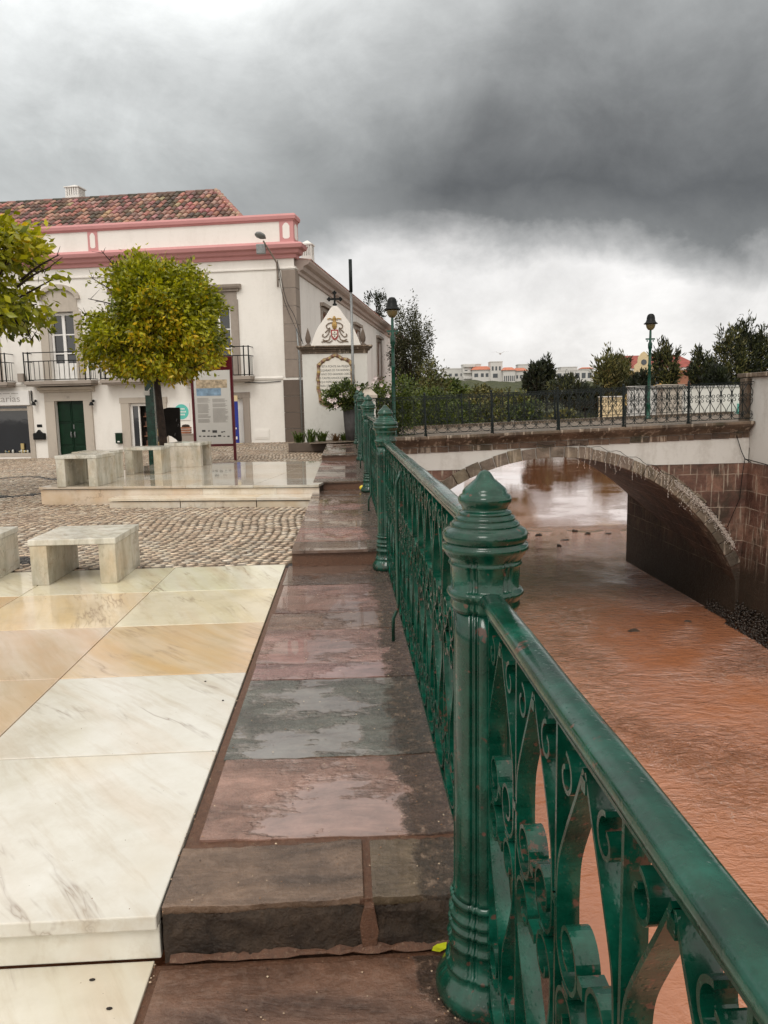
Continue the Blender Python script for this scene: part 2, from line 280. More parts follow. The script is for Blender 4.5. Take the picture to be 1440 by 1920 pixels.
# ------------------------------------------------------------------ mesh helpers
class MB:
    def __init__(s): s.v = []; s.f = []; s.c = []; s.r = []; s.mi = []; s.sm = []
    def add(s, vs, fs, col=(1, 1, 1), rnd=(0, 0, 0), mi=0, smooth=False):
        o = len(s.v); s.v += [tuple(x) for x in vs]
        for f in fs: s.f.append(tuple(i+o for i in f)); s.c.append(col); s.r.append(rnd); s.mi.append(mi); s.sm.append(smooth)
        return s
    def box(s, x0, x1, y0, y1, z0, z1, X=None, **kw):
        vs = [Vector((x, y, z)) for z in (z0, z1) for y in (y0, y1) for x in (x0, x1)]
        if X is not None: vs = [X @ q for q in vs]
        return s.add(vs, [(0, 2, 3, 1), (4, 5, 7, 6), (0, 1, 5, 4), (2, 6, 7, 3), (0, 4, 6, 2), (1, 3, 7, 5)], **kw)
    def prism(s, poly, a, b, axis='y', X=None, **kw):
        P = {'y': lambda p, t: (p[0], t, p[1]), 'x': lambda p, t: (t, p[0], p[1]), 'z': lambda p, t: (p[0], p[1], t)}[axis]
        n = len(poly); vs = [Vector(P(p, a)) for p in poly] + [Vector(P(p, b)) for p in poly]
        if X is not None: vs = [X @ q for q in vs]
        fs = [tuple(range(n)), tuple(range(2*n-1, n-1, -1))] + [(i, i+n, (i+1) % n+n, (i+1) % n) for i in range(n)]
        return s.add(vs, fs, **kw)
    def tube(s, pts, rad, n=8, cap=True, **kw):
        pts = [Vector(p) for p in pts]; m = len(pts)
        rad = [rad]*m if not hasattr(rad, '__len__') else rad
        vs = []; d0 = (pts[1]-pts[0]).normalized(); a = d0.orthogonal().normalized()
        for i, p in enumerate(pts):
            d = (pts[min(i+1, m-1)]-pts[max(i-1, 0)])
            d = d.normalized() if d.length > 1e-9 else d0
            a = (a-d*a.dot(d)); a = a.normalized() if a.length > 1e-6 else d.orthogonal().normalized()
            b = d.cross(a)
            for k in range(n):
                w = 2*PI*k/n; vs.append(p+(a*math.cos(w)+b*math.sin(w))*rad[i])
        fs = [(i*n+k, i*n+(k+1) % n, (i+1)*n+(k+1) % n, (i+1)*n+k) for i in range(m-1) for k in range(n)]
        if cap: fs += [tuple(range(n-1, -1, -1)), tuple(range((m-1)*n, m*n))]
        kw.setdefault('smooth', True); return s.add(vs, fs, **kw)
    def lathe(s, prof, n=24, mod=None, cx=0, cy=0, cz=0, **kw):
        vs = []
        for (r, z, *rest) in prof:
            a = rest[0] if rest else 0
            for k in range(n):
                w = 2*PI*k/n; q = r*(1+(mod(w)*a if mod else 0)); vs.append((cx+q*math.cos(w), cy+q*math.sin(w), cz+z))
        m = len(prof); fs = [(i*n+k, i*n+(k+1) % n, (i+1)*n+(k+1) % n, (i+1)*n+k) for i in range(m-1) for k in range(n)]
        fs += [tuple(range(n-1, -1, -1)), tuple(range((m-1)*n, m*n))]
        kw.setdefault('smooth', True); return s.add(vs, fs, **kw)
    def ribbon(s, pts, th, w0, w1, axis='x', **kw):
        """flat bar bent along a 2-D line: pts (a, z) in the panel plane, th thick in the plane, w0..w1 wide across it"""
        n = len(pts); vs = []; 
        for i in range(n):
            ax, az = pts[max(i-1, 0)]; bx, bz = pts[min(i+1, n-1)]
            dx, dz = bx-ax, bz-az; l = math.hypot(dx, dz) or 1; nx, nz = -dz/l*th/2, dx/l*th/2
            for sg, w in ((1, w0), (1, w1), (-1, w1), (-1, w0)):
                a_, z_ = pts[i][0]+nx*sg, pts[i][1]+nz*sg
                vs.append((w, a_, z_) if axis == 'x' else (a_, w, z_))
        fs = [(i*4+k, i*4+(k+1) % 4, (i+1)*4+(k+1) % 4, (i+1)*4+k) for i in range(n-1) for k in range(4)] + [(3, 2, 1, 0), tuple(range(4*n-4, 4*n))]
        return s.add(vs, fs, **kw)
    def ball(s, c, r, n=8, **kw):
        r = (r, r, r) if not hasattr(r, '__len__') else r; vs = []; m = max(4, n//2+1)
        for i in range(1, m):
            t = PI*i/m
            for k in range(n): vs.append((c[0]+r[0]*math.sin(t)*math.cos(2*PI*k/n), c[1]+r[1]*math.sin(t)*math.sin(2*PI*k/n), c[2]+r[2]*math.cos(t)))
        q = len(vs); vs += [(c[0], c[1], c[2]+r[2]), (c[0], c[1], c[2]-r[2])]
        fs = [(i*n+k, (i+1)*n+k, (i+1)*n+(k+1) % n, i*n+(k+1) % n) for i in range(m-2) for k in range(n)]
        fs += [(q, k, (k+1) % n) for k in range(n)] + [(q+1, (m-2)*n+(k+1) % n, (m-2)*n+k) for k in range(n)]
        kw.setdefault('smooth', True); return s.add(vs, fs, **kw)
    def build(s, name, mats, parent=None, bevel=0, seg=2, label=None, fix=False):
        me = bpy.data.meshes.new(name); me.from_pydata(s.v, [], s.f)
        cnt = np.array([len(f) for f in s.f])
        for nm, dat in (('Col', s.c), ('Rnd', s.r)):
            a = me.color_attributes.new(nm, 'FLOAT_COLOR', 'CORNER')
            arr = np.ones((len(s.f), 4), np.float32); arr[:, :3] = np.array(dat, np.float32)
            a.data.foreach_set('color', np.repeat(arr, cnt, 0).ravel())
        me.polygons.foreach_set('material_index', s.mi); me.polygons.foreach_set('use_smooth', s.sm)
        if not isinstance(mats, (list, tuple)): mats = [mats]
        for m in mats: me.materials.append(M[m] if isinstance(m, str) else m)
        if fix:
            bm = bmesh.new(); bm.from_mesh(me); bmesh.ops.recalc_face_normals(bm, faces=bm.faces); bm.to_mesh(me); bm.free()
        o = bpy.data.objects.new(name, me); COL.objects.link(o)
        if parent is not None: o.parent = parent
        if bevel:
            b = o.modifiers.new('bevel', 'BEVEL'); b.width = bevel; b.segments = seg; b.limit_method = 'ANGLE'; b.angle_limit = R(40)
        if label: o['label'] = label
        return o
def bulk(name, V, F, C, mat, parent=None, Rn=None):
    """fast builder for numpy arrays: V (n,3), F (m,k), C (m,3)"""
    me = bpy.data.meshes.new(name); k = F.shape[1]
    me.vertices.add(len(V)); me.vertices.foreach_set('co', V.astype(np.float32).ravel())
    me.loops.add(F.size); me.loops.foreach_set('vertex_index', F.astype(np.int32).ravel())
    me.polygons.add(len(F)); me.polygons.foreach_set('loop_start', np.arange(0, F.size, k, dtype=np.int32)); me.polygons.foreach_set('loop_total', np.full(len(F), k, np.int32))
    me.update(calc_edges=True); me.validate()
    a = me.color_attributes.new('Col', 'FLOAT_COLOR', 'CORNER'); arr = np.ones((len(F), 4), np.float32); arr[:, :3] = C
    a.data.foreach_set('color', np.repeat(arr, k, 0).ravel())
    me.materials.append(M[mat]); o = bpy.data.objects.new(name, me); COL.objects.link(o)
    if parent is not None: o.parent = parent
    return o
def tag(o, label, cat, group=None, kind=None):
    o['label'] = label; o['category'] = cat
    if group: o['group'] = group
    if kind: o['kind'] = kind
    return o
def structure(o, label=None):
    o['kind'] = 'structure'
    if label: o['label'] = label
    return o
def empty(name, loc, rz=0, label=None, cat=None, group=None):
    o = bpy.data.objects.new(name, None); COL.objects.link(o); o.location = loc; o.rotation_euler = (0, 0, rz); o.empty_display_size = .1
    if label: tag(o, label, cat, group)
    return o
def copy_tree(o, parent=None):
    c = o.copy(); COL.objects.link(c); c.parent = parent
    for ch in [x for x in bpy.data.objects if x.parent == o]: copy_tree(ch, c)
    return c
def spline(pts, k=6):
    """Catmull-Rom through 2-D or 3-D points"""
    P = [np.array(p, float) for p in pts]; P = [2*P[0]-P[1]]+P+[2*P[-1]-P[-2]]; o = []
    for i in range(1, len(P)-2):
        for j in range(k):
            t = j/k; a, b, c, d = P[i-1:i+3]
            o.append(tuple(.5*((2*b)+(-a+c)*t+(2*a-5*b+4*c-d)*t*t+(-a+3*b-3*c+d)*t**3)))
    o.append(tuple(P[-2])); return o
def text(body, size, name, mat, parent, loc, rot=(PI/2, 0, 0), align='CENTER', ext=.002, sx=1):
    cu = bpy.data.curves.new(name, 'FONT'); cu.body = body; cu.size = size; cu.align_x = align; cu.extrude = ext
    cu.space_line = 1.0; cu.materials.append(M[mat])
    tmp = bpy.data.objects.new('tmp', cu); COL.objects.link(tmp); bpy.context.view_layer.update(); me = bpy.data.meshes.new_from_object(tmp.evaluated_get(bpy.context.evaluated_depsgraph_get())); bpy.data.objects.remove(tmp)
    o = bpy.data.objects.new(name, me); COL.objects.link(o); o.parent = parent; o.location = loc; o.rotation_euler = rot; o.scale = (sx, 1, 1)
    return o
# ------------------------------------------------------------------ sky and light
def build_world():
    w = bpy.data.worlds.new('World'); scn.world = w; w.use_nodes = True; nt = w.node_tree; nt.nodes.clear()
    t = NT.__new__(NT); t.t = nt
    d = t.n('ShaderNodeTexCoord').outputs['Generated']; s = t.sep(d)
    el = t.mth('MULTIPLY', t.mth('ARCSINE', s[2]), 57.29578)
    az = t.mth('MULTIPLY', t.mth('ARCTAN2', s[0], s[1]), 57.29578)
    flat = t.map(d, (1, 1, 1.35))
    n1 = t.noise(flat, 2.6, 8, .58, .25); n2 = t.noise(flat, 7.5, 7, .62, .3); n3 = t.noise(t.map(d, (1, 1, 1.5), loc=(3, 1, 7)), 1.5, 6, .55)
    # lower edge of the dark cloud bank, torn by noise
    wob = t.mth('ADD', t.mth('MULTIPLY', t.mth('SUBTRACT', n1, .5), 9), t.mth('MULTIPLY', t.mth('SUBTRACT', n2, .5), 5))
    drop = t.mth('MULTIPLY', t.ramp(t.mth('MULTIPLY', t.mth('SUBTRACT', az, 18), .06), [(0, 0), (1, 1)]), -2.6)
    e = t.mth('SUBTRACT', t.mth('ADD', el, wob), t.mth('ADD', 11.0, drop))
    def rr(x, lo, hi, stops): return t.ramp(t.mth('DIVIDE', t.mth('SUBTRACT', x, lo), hi-lo), stops)
    right = rr(e, -12, 32, [(0, (.74, .72, .70)), (.12, (.84, .82, .80)), (.225, (.84, .825, .81)), (.262, (.46, .46, .455)), (.30, (.19, .195, .195)), (.35, (.118, .122, .124)), (.44, (.175, .18, .181)), (.60, (.34, .35, .35)), (.80, (.48, .49, .49)), (1, (.46, .47, .47))])
    left = rr(e, -12, 32, [(0, (.75, .74, .72)), (.25, (.60, .61, .605)), (.38, (.56, .58, .575)), (.52, (.74, .76, .755)), (.66, (.98, 1.0, .99)), (.80, (.90, .91, .905)), (.93, (.62, .63, .63)), (1, (.46, .47, .47))])
    k = t.mth('ADD', az, t.mth('MULTIPLY', t.mth('SUBTRACT', n3, .5), 34))
    k = t.mth('ADD', k, t.mth('MULTIPLY', t.mth('SUBTRACT', el, 12), -.80))
    c = t.mix(rr(k, -18, 6, [(0, 0), (.5, .5), (1, 1)]), left, right)
    n4 = t.noise(flat, 4.2, 9, .66, .6)
    var = t.mth('ADD', t.mth('MULTIPLY', n2, .35), t.mth('ADD', t.mth('MULTIPLY', n3, .35), t.mth('MULTIPLY', n4, .40)))
    c = t.mix(1, c, t.ramp(var, [(.38, .72), (.55, 1.0), (.70, 1.24)]), 'MULTIPLY')
    # unseen sky overhead and behind the camera, brightened to light marble and facade
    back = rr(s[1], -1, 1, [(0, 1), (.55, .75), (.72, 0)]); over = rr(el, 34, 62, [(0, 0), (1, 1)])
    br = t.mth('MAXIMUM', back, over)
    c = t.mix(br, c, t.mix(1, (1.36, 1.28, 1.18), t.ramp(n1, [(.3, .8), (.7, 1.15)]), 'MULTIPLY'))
    sky = t.n('ShaderNodeTexSky', sky_type='NISHITA'); sky.sun_disc = False; sky.sun_elevation = R(50); sky.sun_rotation = R(200)
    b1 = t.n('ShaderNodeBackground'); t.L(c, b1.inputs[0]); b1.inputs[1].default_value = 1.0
    b2 = t.n('ShaderNodeBackground'); t.L(sky.outputs[0], b2.inputs[0]); b2.inputs[1].default_value = .05
    mx = t.n('ShaderNodeMixShader'); mx.inputs[0].default_value = .06
    nt.links.new(b1.outputs[0], mx.inputs[1]); nt.links.new(b2.outputs[0], mx.inputs[2])
    o = t.n('ShaderNodeOutputWorld'); nt.links.new(mx.outputs[0], o.inputs[0])
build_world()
sd = bpy.data.lights.new('sun', 'SUN'); so = bpy.data.objects.new('sun', sd); COL.objects.link(so)
sd.energy = 1.0; sd.angle = R(22); sd.color = (1, .96, .9)
sun_dir = Vector((-math.sin(R(200-180))*math.cos(R(50)), -math.cos(R(20))*math.cos(R(50)), math.sin(R(50))))
so.rotation_euler = sun_dir.to_track_quat('Z', 'Y').to_euler()
scn.view_settings.view_transform = 'Standard'; scn.view_settings.look = 'None'; scn.view_settings.exposure = 0.12; scn.view_settings.gamma = 1
# ------------------------------------------------------------------ levels and the facade frame
XR = 0.345                                   # line of the railing
LV = [(-6, 2.07, 0.0), (2.07, 6.86, .16), (6.86, 11.83, .31), (11.83, 16.5, .44), (16.5, 22.7, .55)]
FA = R(10.65); CX, CY = -1.575, 27.0
def s_of(x): return (CX-x)/math.cos(FA)
def y_fac(x): return CY+(CX-x)*math.tan(FA)
def g_fac(s): return float(np.interp(s, [-3, 0, 3.5, 9, 12, 25], [.36, .357, .33, -.11, -.14, -.2]))
def ground(x, y):
    if y < 12.3: return .16
    t = min(1, (y-12.3)/(y_fac(x)-12.3)); return .16+(g_fac(s_of(x))-.16)*t
# pavement: a sheet of joint dirt with every sett laid on it
def pavement():
    xs = np.linspace(-30, -.5, 60); ys = np.r_[np.linspace(6.94, 12.3, 6), np.linspace(12.9, 60, 60)]
    m = MB(); vs = [(x, y, ground(x, y)-.024) for y in ys for x in xs]; n = len(xs)
    m.add(vs, [(j*n+i, j*n+i+1, (j+1)*n+i+1, (j+1)*n+i) for j in range(len(ys)-1) for i in range(n-1)], mi=1)
    a, b = .118, .080; ang = R(33); ca, sa = math.cos(ang), math.sin(ang)
    top = []; 
    V = []; F = []; Cc = []; o = 0
    cols = [(.76, .64, .50), (.80, .71, .58), (.66, .53, .41), (.74, .60, .47), (.58, .47, .37), (.82, .75, .65)]
    for j in range(-420, 420):
        for i in range(-420, 420):
            px = (i+.5*(j % 2)+random.uniform(-.07, .07))*a; py = j*b
            X = -6+px*ca-py*sa; Y = 16+px*sa+py*ca; X, Y = X+.10*math.sin(Y*1.7+.6*math.sin(X))+random.uniform(-.006, .006), Y+.13*math.sin(X*1.5+.5*math.sin(Y*.8))+random.uniform(-.006, .006)
            if Y < 7.0 or Y > y_fac(X)+.1 or X < -.49*Y-1.2 or X > -.535: continue
            lx = (X+.51)*math.cos(R(9.14))-(Y-11.46)*math.sin(R(9.14)); ly = (X+.51)*math.sin(R(9.14))+(Y-11.46)*math.cos(R(9.14))
            if (-4.36 < lx and -.03 < ly < 4.8) or (-3.06 < lx and -.46 < ly < 0): continue
            z = ground(X, Y); w = a*.5*random.uniform(.62, .95); h = b*.5*random.uniform(.68, .88); r = random.uniform(-.14, .14)
            c2, s2 = math.cos(ang+r), math.sin(ang+r); tx, ty = random.gauss(0, .02), random.gauss(0, .02)
            dz = random.uniform(-.005, .004)
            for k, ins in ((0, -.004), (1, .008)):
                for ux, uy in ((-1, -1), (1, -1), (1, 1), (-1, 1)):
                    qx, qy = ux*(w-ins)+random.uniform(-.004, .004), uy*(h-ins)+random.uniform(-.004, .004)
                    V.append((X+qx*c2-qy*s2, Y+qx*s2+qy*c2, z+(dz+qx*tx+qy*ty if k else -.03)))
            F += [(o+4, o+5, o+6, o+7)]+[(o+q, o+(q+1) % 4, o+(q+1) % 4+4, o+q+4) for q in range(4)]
            wave = 14.0+.75*math.sin((X+5)*2.1)+.18*(X+6); dark = (X < -5.0 and abs(Y-wave) < .17) or (X < -5.0 and abs(Y-wave-2.9) < .13) or (X < -2.75 and abs(Y-7.55-.25*math.sin(X*3)) < .15)
            c = (.075, .07, .068) if dark else random.choice(cols)
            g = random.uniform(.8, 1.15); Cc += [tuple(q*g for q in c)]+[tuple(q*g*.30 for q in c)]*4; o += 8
    base = m.build('pavement', ['cobble', 'dirt']); structure(base, 'cream limestone setts with dark joints, wet')
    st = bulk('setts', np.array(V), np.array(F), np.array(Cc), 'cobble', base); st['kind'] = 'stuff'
pavement()
# ------------------------------------------------------------------ marble paving by the walkway
WH, HO, PK, GR = (.65, .63, .56), (.60, .42, .23), (.56, .42, .29), (.57, .54, .38)
def rnd3(): return tuple(rng.random(3))
def marble_paving():
    m = MB()
    ex = [-.578, -1.585, -2.595, -3.605, -4.615, -5.63, -6.64, -7.65]; ey = [2.075, 3.115, 4.083, 5.067, 6.03, 6.96]
    tint = {(0, 0): WH, (0, 1): WH, (0, 2): HO, (0, 3): (.70, .62, .42), (0, 4): (.70, .68, .50), (1, 0): WH, (1, 1): PK, (1, 2): PK, (1, 3): (.68, .52, .30), (1, 4): (.66, .62, .42), (2, 3): HO, (2, 4): (.66, .60, .40)}
    for i in range(len(ex)-1):
        for j in range(len(ey)-1):
            c = tint.get((i, j), random.choice([WH, HO, PK, GR]))
            m.box(ex[i+1]+.007, ex[i], ey[j]+(.008 if j else -.022), ey[j+1], .115, .16, col=c, rnd=rnd3())
        m.box(ex[i+1]+.002, ex[i]-.001, 2.082, 2.11, .004, .112, col=(.74, .72, .63), rnd=rnd3())
    m.box(-7.6, -.58, 2.12, 6.95, 0, .113, col=(.1, .08, .06), mi=1)
    structure(m.build('marble_paving', ['marble', 'dirt'], bevel=.004), 'polished cream marble slabs, wet, with a single step')
    m = MB()
    for i in range(len(ex)-1):
        for j, (a, b) in enumerate(((1.05, 2.08), (.02, 1.046), (-1, .016), (-2, -1.004), (-3, -2.004))):
            m.box(ex[i+1]+.004-.02, ex[i]-.02, a, b, -.04, 0, col=(.64, .60, .48) if j == 0 else random.choice([WH, GR]), rnd=rnd3())
    m.box(-7.6, -.6, -3, 2.08, -.2, -.042, mi=1)
    structure(m.build('lower_marble_paving', ['marble', 'dirt'], bevel=.003), 'veined cream marble slabs below the step')
marble_paving()
# raised marble platform with its extra step
def raised_platform():
    e = empty('raised_platform', (-.51, 11.46, .16), -R(9.14), 'raised wet marble platform with steps, mirroring the white building', 'platform')
    m = MB(); xs = [.1, -.9, -1.95, -2.95, -4.31]; ys = [-.03, .95, 1.95, 2.95, 3.95, 4.75]
    tints = [WH, (.72, .68, .58), (.70, .62, .5), (.62, .5, .36)]
    for i in range(4):
        for j in range(5): m.box(xs[i+1]+.003, xs[i], ys[j]+(.005 if j else 0), ys[j+1], .232, .27, col=random.choice(tints), rnd=rnd3())
    m.box(-4.29, .09, .0105, 4.72, 0, .223, mi=1); m.build('platform_top', ['marble_wet', 'dirt'], e, .004)
    m = MB(); rx = [.1, -.55, -1.7, -2.95, -4.30]
    for i in range(4): m.box(rx[i+1]+.003, rx[i], .004, .009, -.02, .221, col=random.choice([(.62, .50, .38), (.70, .62, .5)]), rnd=rnd3())
    m.build('riser', 'marble', e)
    m = MB(); sx = [.1, -.75, -1.9, -3.0]
    for i in range(3):
        m.box(sx[i+1]+.003, sx[i], -.43, .002, .090, .13, col=random.choice([WH, (.7, .62, .48)]), rnd=rnd3())
        m.box(sx[i+1]+.003, sx[i]-.01, -.402, -.012, -.02, .076, col=(.64, .55, .42), rnd=rnd3())
    m.build('step', 'marble', e, .004)
raised_platform()
# ------------------------------------------------------------------ walkway of slate blocks climbing in steps
def walkway():
    MV, GY, BR, DK = (.30, .175, .145), (.115, .12, .10), (.20, .125, .09), (.11, .075, .055)
    m = MB()
    rows = {0: [(-6, -3.5, BR), (-3.5, -1.6, MV), (-1.6, .2, BR), (.2, 1.12, MV), (1.12, 2.045, (.165, .098, .072))],
            1: [(2.092, 2.40, (.17, .122, .09)), (2.425, 3.02, (.28, .188, .165)), (3.03, 3.95, (.135, .145, .13)), (3.955, 4.20, (.28, .19, .165)), (4.205, 4.86, (.26, .175, .15)), (4.865, 5.28, (.21, .135, .105)), (5.285, 6.12, (.23, .15, .115)), (6.13, 6.87, (.11, .08, .06))],
            2: [(6.83, 7.3, DK), (7.305, 8.1, MV), (8.11, 8.6, BR), (8.61, 9.5, BR), (9.51, 10.1, MV), (10.11, 11.0, BR), (11.01, 11.84, DK)],
            3: [(11.80, 12.3, DK), (12.31, 13.2, BR), (13.21, 14, DK), (14.01, 15, BR), (15.01, 15.8, MV), (15.81, 16.52, DK)],
            4: [(16.47, 17, DK), (17.01, 18.3, BR), (18.31, 19.5, DK), (19.51, 20.8, BR), (20.81, 22.6, DK)]}
    for l, (ya, yb, z) in enumerate(LV):
        xl = -.572 if l < 2 else -.51
        for (a, b, c) in rows[l]:
            parts = [(xl+random.uniform(.022, .045) if l == 1 else xl, .43)]
            if l == 1 and a < 2.1: parts = [(xl, .018), (.044, .43)]
            for (p, q) in parts:
                k = random.uniform(-.012, .012); zz = z+random.uniform(-.002, .002); N = 16
                # top surface with slightly uneven edges and a faint sag
                vs = []; 
                for yy in (a+.003, b-.003):
                    for i in range(N+1):
                        x = p+(q-p)*i/N; jit = random.uniform(-.006, .006)+(k*(i/N-.5)*2); sag = -.006*math.sin(PI*i/N)
                        vs.append((x, yy+jit, zz+sag))
                n1 = N+1; fs = [(i, i+1, n1+i+1, n1+i) for i in range(N)]
                lo = [(v[0], v[1], z-.03) for v in vs]; vs2 = vs+lo; t = 2*n1
                fs += [(t+i, t+i+1, i+1, i) for i in range(N)] + [(n1+i, n1+i+1, t+n1+i+1, t+n1+i) for i in range(N)]
                fs += [(0, n1, t+n1, t), (n1-1+t, 2*n1-1+t, 2*n1-1, n1-1)]
                m.add(vs2, fs, col=tuple(w*random.uniform(.92, 1.08) for w in c), rnd=(.1, random.random(), random.random()) if (l == 0 or (l == 1 and a < 2.1)) else (.25+.7*random.random(), random.random(), random.random()))
        m.box(xl-(.035 if l == 0 else 0), .6, ya+(.03 if l == 1 else 0), yb, z-.25, z-.010, mi=1)
        if l:
            gx, gz = 90, 9; vs = []; z0 = LV[l-1][2]-.01; z1 = z-.022
            for q in range(gz+1):
                for i in range(gx+1):
                    x = xl+.003+(.45-xl)*i/gx; zz = z0+(z1-z0)*q/gz
                    vs.append((x, ya+.012+.008*math.sin(x*19+q)*math.sin(x*7.3+l)+random.uniform(-.005, .005)+(.006 if q == gz else 0), zz))
            m.add(vs, [(q*(gx+1)+i, q*(gx+1)+i+1, (q+1)*(gx+1)+i+1, (q+1)*(gx+1)+i) for q in range(gz) for i in range(gx)], mi=2, smooth=True)
            m.box(.43, .58, ya+.02, ya+.05, z0, z1, mi=2)
            if l == 1: m.prism([(.012, -.005), (.050, -.005), (.060, .06), (.048, z-.02), (.020, z-.02), (.004, .08)], ya+.003, ya+.05, 'y', mi=1)
            n_ = 26; z0 = LV[l-1][2]; vs = []
            for q in range(n_+1):
                x = xl+.02+(.42-xl)*q/n_; k = random.uniform(.3, 1)*(1 if l == 1 else .6)
                vs += [(x, ya+.012, z0-.012), (x, ya+.006-.020*k, z0+.0015), (x, ya+.006-.007*k, z0+.008*k+.003), (x, ya+.012, z0+.022*k)]
            m.add(vs, [(q*4+w, q*4+w+1, q*4+w+5, q*4+w+4) for q in range(n_) for w in range(3)], mi=1)
    structure(m.build('walkway', ['slate', 'mortar', 'riser'], bevel=.009, seg=2, fix=True), 'wet slate blocks climbing in low steps')
walkway()
def quay():
    m = MB()
    for (ya, yb, z) in LV: m.box(.44, .62, ya, yb-.001, -6, z-.035, mi=0, col=(.8, .7, .6))
    m.box(.40, .60, 22.7, 24, -6, .5, col=(.8, .7, .6))
    q = m.build('quay_wall', 'spandrel'); tag(q, 'stone quay wall dropping from the walkway to the river', 'wall')
    V = []; F = []; C = []; o = 0
    for i in range(5200):
        y = random.uniform(.5, 7) if i < 4000 else random.uniform(7, 20); x = random.gauss(.53, .05)
        if not .43 < x < .66: continue
        z = next(l[2] for l in LV if l[0] <= y < l[1])-.03; r = random.uniform(.003, .013)
        P = np.array([(1, 0, 0), (0, 1, 0), (-1, 0, 0), (0, -1, 0), (0, 0, .8)])*r*rng.uniform(.6, 1.3, (5, 3))+(x, y, z)
        V += [tuple(p) for p in P]; F += [(o, o+1, o+4), (o+1, o+2, o+4), (o+2, o+3, o+4), (o+3, o, o+4)]
        c = random.choice([(.3, .19, .11), (.5, .38, .22), (.1, .07, .05), (.22, .12, .08)]); C += [c]*4; o += 5
    g = bulk('ledge_gravel', np.array(V), np.array(F), np.array(C), 'cobble'); tag(g, 'wet grit lying on the ledge outside the railing', 'gravel', kind='stuff')
quay()
def grit():
    V = []; F = []; C = []; o = 0; g = random.Random(5)
    for i in range(900):
        if i < 520:
            x, y = g.uniform(-.52, .32), 1.5+5.3*g.random()**1.4; z = 0 if y < 2.09 else .16
            if 2.04 < y < 2.11: continue
            if g.random() < .5: x = g.gauss(.24, .07)
            if x > .33: continue
        elif i < 760: x, y, z = g.gauss(-.585, .012), g.uniform(1.4, 6.9), 0; z = -.002 if y < 2.07 else .158
        else: x, y = g.uniform(-2.6, -.62), 1.5+5.2*g.random()**1.6; z = 0 if y < 2.04 else .16
        r = g.uniform(.0012, .0042) if i < 760 else g.uniform(.001, .0026)
        for a, q, h in ((1, 0, 0), (0, 1, 0), (-1, 0, 0), (0, -1, 0), (0, 0, .8)): V.append((x+a*r*g.uniform(.6, 1.4), y+q*r*g.uniform(.6, 1.4), z+h*r))
        F += [(o, o+1, o+4), (o+1, o+2, o+4), (o+2, o+3, o+4), (o+3, o, o+4)]; c = g.choice([(.6, .52, .4), (.5, .4, .3), (.06, .04, .03), (.3, .17, .09)] if i < 760 else [(.12, .08, .05), (.25, .17, .1)]); C += [c]*4; o += 5
    t = bulk('grit', np.array(V), np.array(F), np.array(C), 'cobble'); tag(t, 'fine pale grit and specks washed over the wet slabs', 'grit', kind='stuff')
grit()
# ------------------------------------------------------------------ ironwork
def volute(cx, cz, r, a0, turns, sgn, n=20, shrink=.66):
    return [(cx+r*(1-shrink*t/n)*math.cos(a0+sgn*turns*2*PI*t/n), cz+r*(1-shrink*t/n)*math.sin(a0+sgn*turns*2*PI*t/n)) for t in range(n+1)]
def module_curves(detail=1.0):
    n = int(22*detail); k = max(2, int(6*detail)); out = []
    for s in (1, -1):
        U = spline([(.004, .985), (.040, .925), (.088, .85), (.128, .775), (.1375, .70)], k)+volute(.0725, .655, .065, 0, 1.28, -1, n)[1:]
        L = list(reversed(volute(.0765, .532, .056, 0, 1.0, 1, n)))[:-1]+spline([(.1325, .532), (.122, .455), (.075, .37), (.030, .30), (.014, .235)], k)[:-1]+volute(.078, .178, .066, PI*.93, 1.25, 1, n)
        T = list(reversed(volute(.092, .935, .036, PI*.5, .95, 1, n)))
        B = spline([(.0, .016), (.06, .024), (.112, .055), (.137, .105)], k)+volute(.112, .118, .026, 0, .8, 1, n)[1:]
        for c in (U, L, T, B): out.append([(s*a, z) for a, z in c])
    return out
SP = .303
def scroll_mesh(det, w, th, axis):
    m = MB()
    for c in module_curves(det): m.ribbon(c, th, -w/2, w/2, axis=axis)
    if det >= 1:
        for (a, z, p, q) in ((0, .655, .012, .022), (0, .532, .022, .018), (.0765, .592, .016, .008), (-.0765, .592, .016, .008), (0, .965, .010, .020), (0, .178, .016, .018), (.146, .70, .008, .016), (-.146, .70, .008, .016), (.146, .178, .008, .016), (-.146, .178, .008, .016)):
            m.box(-w/2-.0015, w/2+.0015, a-p, a+p, z-q/2, z+q/2)
    return m
proto = {}
